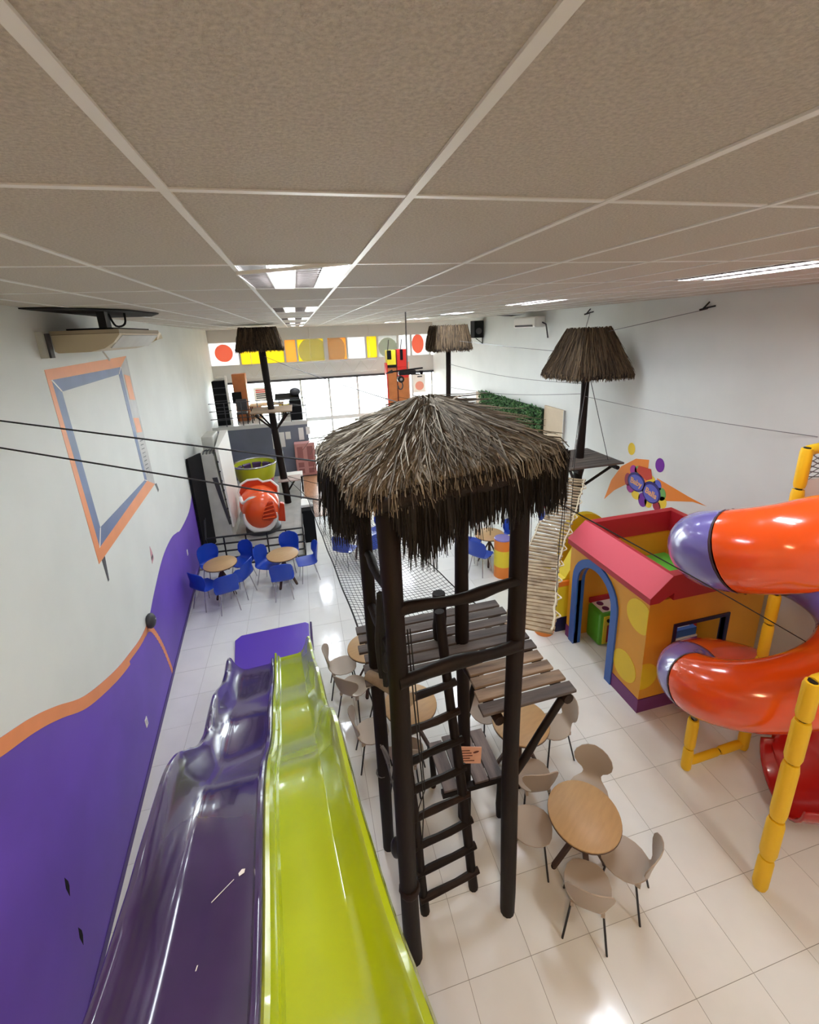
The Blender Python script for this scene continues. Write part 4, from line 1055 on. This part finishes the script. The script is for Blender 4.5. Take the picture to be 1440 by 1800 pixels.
# painted logo (balloons, blue cloud, swoosh)
t = thing('logo_mural', 'painted orange swoosh with balloons and a blue lettered cloud', 'mural', (6.5, 6.9, 2.2))
def rw(a, b, d): return Vector((-d, a-6.9, b-2.2))            # (y, z, height off the wall)
def flat(name, poly, m_, d0, d1): return obj(name, MB().prism(poly, rw, d0, d1), m_, t)
SWO = mat('swoosh_orange', (232, 136, 48), .5)
sw_l = [(8.2, 1.58), (8.02, 2.1), (7.75, 2.5), (7.35, 2.78), (7.0, 2.85), (7.0, 2.35), (7.5, 2.2), (7.9, 1.9)]
flat('swoosh', sw_l, SWO, .001, .003)
flat('swoosh', [(6.75, 2.55), (6.4, 2.5), (6.0, 2.44), (5.62, 2.40), (5.9, 2.38), (6.3, 2.24), (6.7, 2.1)], SWO, .001, .003)
def wball(y_, z_, ry, rz, c): flat('balloon', [(y_+ry*math.cos(2*PI*k/20), z_+rz*math.sin(2*PI*k/20)) for k in range(20)], BALL[c], .003, .006)
for y_, z_, ry, rz, c in ((7.5, 2.95, .1, .13, 'yellow'), (6.72, 2.82, .11, .14, 'purple'), (7.38, 2.52, .1, .11, 'magenta'), (7.25, 2.55, .1, .1, 'green'), (6.9, 2.46, .12, .1, 'yellow'), (6.72, 2.4, .1, .12, 'blue'), (6.6, 2.27, .11, .13, 'green'), (6.55, 2.12, .1, .12, 'yellow'),
                          (7.52, 2.28, .09, .14, 'red'), (7.42, 2.12, .11, .1, 'magenta'), (7.25, 2.02, .12, .09, 'yellow'), (7.05, 1.99, .12, .15, 'purple'), (6.9, 1.98, .1, .1, 'yellow'), (6.68, 2.0, .1, .1, 'red')): wball(y_, z_, ry, rz, c)
def cloud(y_, z_, ry, rz, tl_, m_, d0, d1): flat('cloud', [(y_+ry*math.cos(2*PI*k/26), z_+rz*math.sin(2*PI*k/26)-tl_*ry*math.cos(2*PI*k/26)*0) for k in range(26)], m_, d0, d1)
cloud(7.27, 2.3, .25, .2, 0, CLOUDD, .006, .008); cloud(6.85, 2.22, .24, .22, 0, CLOUDD, .006, .008)
cloud(7.27, 2.29, .21, .16, 0, CLOUD, .008, .010); cloud(6.85, 2.2, .2, .18, 0, CLOUD, .008, .010)
flat('bib', [(7.25, 2.66), (6.92, 2.68), (6.86, 2.5), (7.0, 2.42), (7.18, 2.46), (7.3, 2.54)], mat('bib_red', (196, 62, 40), .5), .006, .008)
def text(name, body, size, loc, m_, parent, rot):
    c = bpy.data.curves.new(name, 'FONT'); c.body = body; c.size = size; c.extrude = .002; c.align_x = 'CENTER'; c.align_y = 'CENTER'; c.offset = .004
    tmp = bpy.data.objects.new(name+'_tmp', c); COL.objects.link(tmp)
    bpy.context.view_layer.update()
    d = bpy.data.meshes.new_from_object(tmp.evaluated_get(bpy.context.evaluated_depsgraph_get()))
    bpy.data.objects.remove(tmp); d.materials.clear(); d.materials.append(m_)
    o = bpy.data.objects.new(name, d); COL.objects.link(o); o.parent = parent; o.location = loc; o.rotation_euler = rot; return o
RWROT = (R(90), 0, R(-90))
text('lettering', 'Baby', .17, (-.0125, 7.27-6.9, 2.29-2.2), LETTER, t, (R(90), R(5), R(-90)))
text('lettering', 'Balls', .17, (-.0125, 6.85-6.9, 2.2-2.2), LETTER, t, (R(90), R(12), R(-90)))
# speaker on bracket
t = thing('wall_speaker', 'black loudspeaker bracketed high on the right wall', 'speaker', (6.28, 15.3, 5.42))
obj('cabinet', MB().box((-.18, -.2, -.28), (.16, .2, .3)), BLACK, t, bevel=.015)
obj('woofer', MB().lathe((0, 0, 0), [(.11, 0), (.1, .012), (.04, .004), (0, .02)], 20), DGREY, t, True).matrix_local = Matrix.Translation((-.02, -.2, -.05)) @ Matrix.Rotation(R(90), 4, 'X')
obj('bracket', MB().bar((.2, 0, -.5), (.2, 0, -.1), .03, .03).bar((.2, 0, -.48), (-.05, 0, -.3), .025, .025), BLACKM, t)
# right air conditioner
t = thing('wall_air_conditioner', 'white air conditioner under the ceiling on the right wall', 'air conditioner', (6.3, 11.7, 5.55))
obj('casing', MB().box((-.12, -.62, -.12), (.2, .62, .16)), WHITE, t, bevel=.04)
obj('vent', MB().box((-.13, -.5, -.1), (-.115, .5, -.05)), DGREY, t)
obj('pipe', MB().tube([(.1, -.62, .0), (.1, -.8, -.05), (.16, -.82, -.4)], .02, 6), DGREY, t, True)
obj('torn_flap', MB().hexa([(-.3, .4, .2), (.1, .4, .24), (.1, 1.8, .27), (-.1, 1.8, .27)], [(-.3, .4, .205), (.1, .4, .245), (.1, 1.8, .275), (-.1, 1.8, .275)]), DGREY, t)

# ------------------------------------------------------------------ left wall: ceiling air conditioner
t = thing('ceiling_air_conditioner', 'ivory air conditioner slung under the ceiling by the left wall', 'air conditioner', (-2.16, 5.55, 5.5))
ap = [(-.31, -.08), (-.28, -.1), (.02, -.1), (.16, -.07), (.26, -.01), (.33, .07), (.33, .085), (-.31, .085)]
obj('casing', MB().prism(ap, lambda a, b, d: Vector((a, d, b)), 0, 1.45), OFFW, t)
obj('top_rim', MB().box((-.315, -.01, .088), (.335, 1.46, .125)), mat('ivory_dark', (166, 152, 126), .5), t)
obj('shadow_gap', MB().box((-.31, 0, .083), (.33, 1.45, .089)), WOODLEG, t)
obj('lid_panel', MB().box((-.2, .1, .125), (.25, 1.35, .145)), BLACK, t)
obj('front_lobe', MB().hexa([(.14, 1.45, -.07), (.3, 1.45, .0), (.26, 1.9, .02), (.1, 1.9, -.02)], [(.14, 1.45, .12), (.33, 1.45, .12), (.25, 1.9, .09), (.12, 1.9, .09)]), OFFW, t)
obj('outlet_grille', MB().hexa([(.19, .08, -.066), (.325, .08, .062), (.325, 1.4, .062), (.19, 1.4, -.066)], [(.196, .08, -.072), (.331, .08, .056), (.331, 1.4, .056), (.196, 1.4, -.072)]), GREY, t)
obj('hanger', MB().box((.05, .28, .12), (.13, .42, .34)), BLACKM, t)
obj('wire', MB().tube(smooth_path([(.13, .4, .3), (.15, .5, .17), (.2, .65, .2), (.2, .7, .33)], 4), .012, 5), ROPE, t, True)
obj('drain_pipe', MB().tube([(.1, .1, -.1), (.14, .12, -.2)], .01, 6), WHITE, t, True)
obj('side_bracket', MB().box((-.345, -.25, -.14), (-.27, -.18, .12)), GREY, t)
obj('wall_plate', MB().box((-.27, -.22, -.14), (-.25, -.15, .1)), DGREY, t)
t = thing('stained_panel', 'dark broken ceiling panel above the ivory air conditioner', 'ceiling panel', (-2.1, 6.1, ZC-.012))
obj('panel', MB().prism([(-.4, -1.0), (-.1, -.9), (.3, -.3), (.4, .6), (.15, 1.2), (-.38, 1.2)], lambda a, b, d: Vector((a, b, d)), -.006, .004), mat('soot', (46, 44, 44), .9, noise=.5, scale=3), t)

# ------------------------------------------------------------------ ride enclosure at the far left
struct('trim_1', MB().box((-2.95, 10.75, 0), (-.32, 17.9, .035)), mat('ride_floor', (172, 172, 166), .5, noise=.18, scale=3, bump=.3, bscale=30), 'grey chequered floor panel under the rides')
struct('trim_2', MB().box((-.28, 13.2, .0), (1.7, 17.9, .02)), BROWNF, 'brown wood look floor patch by the shop front')
t = thing('ride_fence', 'low black rail fence in front of the fish ride', 'fence', (-1.35, 10.55, 0))
def fr(a, b): obj('rail', MB().tube([a, b], .022, 6), BLACKM, t, True)
for z in (.08, .28, .48, .68, .86): fr((-1.25, .12, z), (1.02, 0, z))
for z in (.08, .45, .86): fr((1.02, 0, z), (1.02, 3.6, z))
for x in (-1.25, -.85, -.35, .15, .6, 1.02): obj('upright', MB().tube([(x, .06, 0), (x, .06, .86)], .02, 6), BLACKM, t, True)
for k in range(12): obj('lattice_bar', MB().tube([(1.02, .3*k, .08 if k % 2 else .86), (1.02, .3*k+.3, .86 if k % 2 else .08)], .014, 5), WHITE if k % 2 else BLACKM, t, True)
t = thing('black_wall_panel', 'tall black panel standing along the purple wall', 'panel', (-2.82, 11.45, 0))
obj('sheet', MB().hexa([(-.13, .1, 0), (-.08, .1, 0), (.08, .8, 0), (.03, .8, 0)], [(-.13, .1, 2.66), (-.08, .1, 2.66), (.08, .8, 2.62), (.03, .8, 2.62)]), BLACK, t)
for k in range(3): obj('slat', MB().bar((-.05, .12+.13*k, .25+.05*k), (-.0, .25+.13*k, .95), .02, .02), DGREY, t)
t = thing('grey_cabinet', 'tall pale grey cabinet between the black panel and the fish ride', 'cabinet', (-2.47, 12.9, 0))
obj('body', MB().hexa([(-.33, -.62, .03), (.2, -.62, .03), (.2, .8, .03), (-.33, .8, .03)], [(-.33, -.62, 2.55), (.02, -.62, 2.55), (.02, .8, 2.55), (-.33, .8, 2.55)]), GREY, t)
obj('slot', MB().hexa([(.13, -.63, .5), (.17, -.63, .5), (.19, -.61, .5), (.15, -.61, .5)], [(-.1, -.63, 1.9), (.02, -.63, 1.9), (.04, -.61, 1.9), (-.08, -.61, 1.9)]), DGREY, t)
obj('side_fin', MB().hexa([(.2, -.6, .4), (.24, -.6, .4), (.3, .8, .4), (.2, .8, .4)], [(.08, -.6, 2.7), (.16, -.6, 2.7), (.24, .8, 2.9), (.02, .8, 2.9)]), WHITE, t)
for k in range(7): obj('bolt', MB().cbox((.16-.01*k, -.61, .7+.27*k), (.05, .03, .04)), DGREY, t)
obj('top_box', MB().box((-.3, -.2, 2.55), (-.0, .6, 2.95)), GREY, t, bevel=.03)
for k in range(4): obj('cable_run', MB().tube(smooth_path([(-.25+.09*k, -.6, 2.5), (-.22+.08*k, -.5, 2.62), (-.2+.06*k, -.1, 2.6), (-.15, .2, 2.9)], 4), .018, 5), DGREY, t, True)

# orange fish ride
t = thing('fish_ride', 'orange and white fish shaped children ride inside the fence', 'ride', (-1.5, 12.75, 0))
obj('plinth', MB().lathe((0, 0, .03), [(.5, 0), (.5, .1), (.42, .16), (0, .16)], 28), DGREY, t, True)
Rb = Matrix.Rotation(R(-12), 4, 'X').to_3x3()
obj('head', MB().ell((.02, -.3, .72), (.5, .42, .55), 26, 16), FISH, t, True)
obj('body', MB().ell((-.05, .22, .78), (.56, .55, .52), 24, 14), FISH, t, True)
obj('seat_back', MB().prism([(-.55, .7), (.5, .7), (.52, 1.15), (.35, 1.36), (.12, 1.34), (0, 1.44), (-.3, 1.44), (-.5, 1.34), (-.6, 1.1)], lambda a, b, d: Vector((a-.02, d, b)), .42, .58), FISHD, t, bevel=.03)
rim = [(-.55, .9), (-.6, 1.1), (-.5, 1.34), (-.3, 1.45), (0, 1.45), (.12, 1.35), (.35, 1.37), (.53, 1.16), (.52, .9)]
obj('white_rim', MB().tube([(a-.02, .43, b) for a, b in rim], .035, 8), WHITE, t, True)
band = [(.02+.43*math.cos(a), -.53, .70+.47*math.sin(a)) for a in [PI*.95+PI*1.05*k/18 for k in range(19)]]
obj('white_band', MB().tube(band, [.03+.065*math.sin(PI*k/18) for k in range(19)], 10), WHITE, t, True)
obj('side_fin', MB().prism([(.08, .62), (.3, 1.12), (.44, 1.12), (.5, .62), (.3, .55)], lambda a, b, d: Vector((a-.02, d, b)), -.76, -.66), FISHD, t, bevel=.03)
for k in range(4): obj('fin_fold', MB().tube([(.1+.02*k, -.78, .66+.1*k), (.42, -.79, .68+.12*k)], .018, 6), FISH, t, True)
obj('arm_rest', MB().tube(smooth_path([(-.5, -.1, 1.12), (-.42, -.3, 1.02), (-.2, -.42, 1.16), (0, -.44, 1.18)], 5), .05, 8), WHITE, t, True)
obj('tail_fin', MB().prism([(.46, .35), (.66, .3), (.68, .85), (.56, .9)], lambda a, b, d: Vector((a, d, b)), -.32, -.18), FISHD, t, bevel=.02)
# cup ride
t = thing('cup_ride', 'lime round cup ride with purple seats behind the fish', 'ride', (-1.8, 15.3, 0))
obj('turntable', MB().lathe((0, 0, 0), [(.6, 0), (.6, .3), (0, .3)], 28), GREY, t)
obj('bowl', MB().lathe((0, 0, .3), [(.42, 0), (.5, .25), (.66, .8), (.7, 1.05), (.66, 1.07), (.6, .82), (.45, .45), (0, .42)], 32), LIMECUP, t, True)
obj('rim', MB().tube([(.69*math.cos(a), 0.69*math.sin(a), 1.38) for a in [2*PI*k/30 for k in range(30)]], .03, 8, closed=True), CHROME, t, True)
for k in range(5):
    a = PI/2+(k-2)*.62
    obj('seat_pad', MB().lathe((0, 0, .84), [(.56, 0), (.62, .28), (.6, .42), (.54, .38), (.5, .05), (.56, 0)], 5, a-.26, a+.26), mat('cup_purple', (74, 46, 96), .4), t, True)
obj('wheel', MB().lathe((0, 0, .72), [(.05, 0), (.05, .35), (.22, .37), (.22, .4), (0, .41)], 18), YELP, t, True)
obj('painted_stripe', MB().lathe((0, 0, .57), [(.535, .05), (.62, .42)], 10, -1.2, .4), mat('cup_pink', (196, 84, 130), .4), t, True)
# black floor box with white top
t = thing('floor_speaker', 'black upright box with a white lid beside the net', 'box', (-.17, 11.8, 0))
obj('body', MB().box((-.16, -.35, 0), (.16, .35, .94)), BLACK, t, bevel=.01)
obj('lid', MB().box((-.17, -.1, .94), (.15, .4, 1.02)), WHITE, t, bevel=.01)

# ------------------------------------------------------------------ mezzanine office
mz = struct('trim_3', MB().box((-3.55, 18.0, 2.05), (.12, YF-.02, 2.2)), FRAMEW, 'mezzanine floor slab at the far left')
o = struct('wall_mezzanine', MB().box((-3.5, 18.02, 0), (.1, 18.12, 2.05)), SLATE, 'grey blue wall under the mezzanine')
for a, b, c, d in ((-1.32, 1.15, .2, .62), (-1.08, 1.2, .24, .6), (-.8, 1.5, .2, .3), (-.28, 1.42, .2, .5), (.02, 1.62, .16, .32)):
    obj('poster', MB().box((a, 18.005, b), (a+c, 18.018, b+d)), WHITE, o)
t = thing('mezzanine_railing', 'thin dark railing along the mezzanine edge', 'railing', (-1.7, 18.0, 2.2))
for z in (.32, .62, .92): obj('rail', MB().tube([(-1.82, 0, z), (1.8, 0, z)], .016, 6), DGREY, t, True)
for k in range(7): obj('baluster', MB().tube([(-1.82+.603*k, 0, 0), (-1.82+.603*k, 0, .92)], .018, 6), DGREY, t, True)
t = thing('black_rack', 'tall black equipment rack on the mezzanine', 'rack', (-3.05, 18.55, 2.2))
obj('cabinet', MB().box((-.24, -.2, 0), (.22, .25, 1.72)), BLACK, t)
for k in range(6): obj('shelf_edge', MB().box((-.24, -.212, .2+.25*k), (.22, -.2, .23+.25*k)), DGREY, t)
obj('white_post', MB().box((.24, -.2, 0), (.3, .0, 1.9)), WHITE, t)
obj('lamp_head', MB().ell((.05, 0, 1.82), (.18, .12, .07), 12, 8), WHITE, t, True)
t = thing('brown_cupboard', 'orange brown wooden cupboard on the mezzanine', 'cupboard', (-2.35, 19.2, 2.2))
obj('body', MB().box((-.28, -.2, 0), (.22, .25, 1.9)), ORWOOD, t); obj('screen', MB().box((-.36, -.3, .75), (.0, -.22, 1.2)), BLACK, t); obj('door_edge', MB().box((.2, -.21, .1), (.22, -.2, 1.8)), CARD, t)
t = thing('office_table', 'dark legged office table on the mezzanine', 'table', (-1.5, 18.6, 2.2))
obj('table_top', MB().box((-.55, -.3, .66), (.75, .4, .7)), CARD, t)
for x, yv in ((-.5, -.25), (.7, -.25), (-.5, .35), (.7, .35)): obj('leg', MB().box((x-.02, yv-.02, 0), (x+.02, yv+.02, .66)), BLACK, t)
t = thing('cardboard_box', 'brown cardboard box under the mezzanine window', 'box', (-1.9, 19.6, 2.2))
obj('box', MB().box((-.2, -.2, 0), (.2, .2, .5)), CARD, t); obj('flap', MB().box((-.2, -.21, .42), (.2, -.2, .5)), ORWOOD, t)
t = thing('office_chair', 'dark office chair between rack and table on the mezzanine', 'chair', (-2.35, 18.45, 2.2))
obj('seat', MB().box((-.2, -.2, .4), (.2, .2, .48)), DGREY, t, bevel=.02); obj('backrest', MB().box((-.2, .16, .5), (.2, .22, .95)), DGREY, t, bevel=.02)
for x, yv in ((-.18, -.18), (.18, -.18), (-.18, .18), (.18, .18)): obj('leg', MB().tube([(x, yv, 0), (x, yv, .4)], .018, 6), BLACK, t, True)
t = thing('sound_desk', 'black stacked sound equipment at the mezzanine corner', 'equipment', (-.3, 18.45, 2.2))
obj('case', MB().box((-.2, -.2, 0), (.25, .3, .8)), BLACK, t, bevel=.02); obj('mixer', MB().hexa([(-.75, -.2, .84), (.2, -.2, .84), (.2, .3, .84), (-.75, .3, .84)], [(-.75, -.2, .9), (.2, -.2, .9), (.2, .3, 1.05), (-.75, .3, 1.05)]), BLACK, t)
obj('stand_leg', MB().tube([(-.7, 0, 0), (-.6, .1, .84)], .02, 6), BLACKM, t, True); obj('bag', MB().ell((.05, 0, 1.12), (.22, .2, .16), 14, 8), DGREY, t, True)
t = thing('yellow_crate', 'yellow crate under the left perch platform', 'crate', (-.72, 19.3, 2.2))
obj('tray', MB().box((-.25, -.2, .3), (.25, .2, .55)), YELP, t); obj('stand', MB().box((-.2, -.15, 0), (.2, .15, .3)), GREY, t)
t = thing('lattice_cabinet', 'pink cabinet with lattice doors beside the grey wall', 'cabinet', (-.08, 17.7, 0))
obj('body', MB().box((-.42, -.2, .06), (.36, .22, 1.38)), PINKC, t); obj('foot', MB().box((-.4, -.18, 0), (.34, .2, .06)), DGREY, t)
for a in (-.4, -.02):
    d = obj('door', MB().box((a, -.22, .1), (a+.36, -.2, 1.34)), PINKC, t)
    for z0, z1 in ((.16, .36), (.42, .62), (.72, 1.26)): obj('lattice', MB().box((a+.07, -.226, z0), (a+.29, -.22, z1)), PINKD, d)
t = thing('white_step_table', 'low pale table in front of the pink cabinet', 'table', (-.62, 15.9, 0))
obj('table_top', MB().box((-.3, -.25, .62), (.35, .25, .68)), WHITE, t)
for x, yv in ((-.26, -.2), (.3, -.2), (-.26, .2), (.3, .2)): obj('leg', MB().box((x-.025, yv-.025, 0), (x+.025, yv+.025, .62)), BLACK, t)

# ------------------------------------------------------------------ tall red and orange drop-ride column by the window
t = thing('striped_ride_column', 'tall red, yellow and orange ride column before the shop window', 'ride', (4.1, 19.0, 0))
for a, b, c, d, m_ in ((-.45, -.06, 0, 4.0, ORWOOD), (-.02, .45, 0, 4.0, ORWOOD), (-.45, -.06, 4.0, 4.72, YELP), (-.02, .45, 4.0, 4.74, REDP)):
    obj('panel', MB().box((a, -.2, c), (b, .2, d)), m_, t, bevel=.02)
obj('side_edge', MB().box((-.5, -.22, 0), (-.45, .2, 4.2)), REDP, t); obj('side_edge', MB().box((.45, -.22, 0), (.5, .2, 4.2)), PEACH, t)
obj('seam', MB().box((-.06, -.21, 0), (-.02, .2, 4.74)), mat('dark_red', (96, 24, 20), .5), t)
obj('black_window', MB().box((-.44, -.215, 4.35), (-.26, -.2, 4.72)), BLACK, t); obj('black_window', MB().box((.12, -.215, 4.3), (.24, -.2, 4.74)), BLACK, t)
obj('black_stripe', MB().box((-.45, -.212, 4.0), (-.06, -.2, 4.12)), BLACK, t); obj('red_stripe', MB().box((-.02, -.212, 3.55), (.45, -.2, 4.0)), REDP, t)
for x in (-.36, .2): obj('antenna', MB().tube([(x, 0, 4.72), (x+.06, 0, 5.15)], .02, 5), BLACKM, t, True)
# hanging black pulley carriage
t = thing('pulley_carriage', 'black pulley carriage hanging from a rod before the window', 'pulley', (2.13, 9.0, 4.7))
obj('rod', MB().tube([(.03, 0, 0), (.04, 0, ZC-4.7)], .014, 8), STEEL, t, True)
obj('body', MB().box((-.16, -.06, -.09), (.2, .06, .0)), BLACKM, t, bevel=.015)
obj('arm', MB().tube([(-.3, 0, -.01), (.36, 0, .03)], .018, 6), BLACKM, t, True); obj('arm', MB().tube([(-.05, -.1, -.06), (.3, .05, -.1)], .015, 6), BLACKM, t, True)
obj('spike', MB().tube([(-.42, 0, -.04), (-.28, 0, 0)], [.008, .04], 7), BLACKM, t, True)
obj('wheel', MB().tube([(-.12, -.05, -.17), (-.12, .05, -.17)], .07, 14), BLACKM, t, True); obj('wheel_hub', MB().tube([(-.12, -.06, -.17), (-.12, .06, -.17)], .03, 10), CHROME, t, True)
obj('handle', MB().tube([(.33, 0, -.1), (.33, 0, -.02)], [.03, .05], 8), BLACKM, t, True)
obj('hook', MB().tube([(-.13+.05*math.sin(a), 0, -.3+.08*math.cos(a)) for a in [2*PI*k/12 for k in range(10)]], .014, 6), DGREY, t, True)

# posters on the shop window
for (x, z, w_, h_), lab, m1 in (((-1.75, 2.95, .75, .62), 'white poster with red and grey lines on the mezzanine window', REDP), ((5.75, 2.95, .62, .9), 'white poster with a round red emblem on the right window', REDP)):
    t = thing('window_poster', lab, 'poster', (x, YF-.03, z))
    obj('sheet', MB().box((-w_/2, 0, -h_/2), (w_/2, .02, h_/2)), WHITE, t)
    if x < 0:
        for k in range(5): obj('print_line', MB().box((-.28, -.006, .17-.09*k), (.26-.05*(k % 2), 0, .22-.09*k)), m1 if k < 2 else DGREY, t)
    else:
        obj('round_emblem', MB().prism([(.22*math.cos(2*PI*k/24), -.12+.22*math.sin(2*PI*k/24)) for k in range(24)], lambda a, b, d: Vector((a, d, b)), -.006, 0), mat('faded_red', (226, 150, 130), .5), t)
        obj('print_line', MB().box((-.1, -.006, .3), (.14, 0, .36)), DGREY, t)
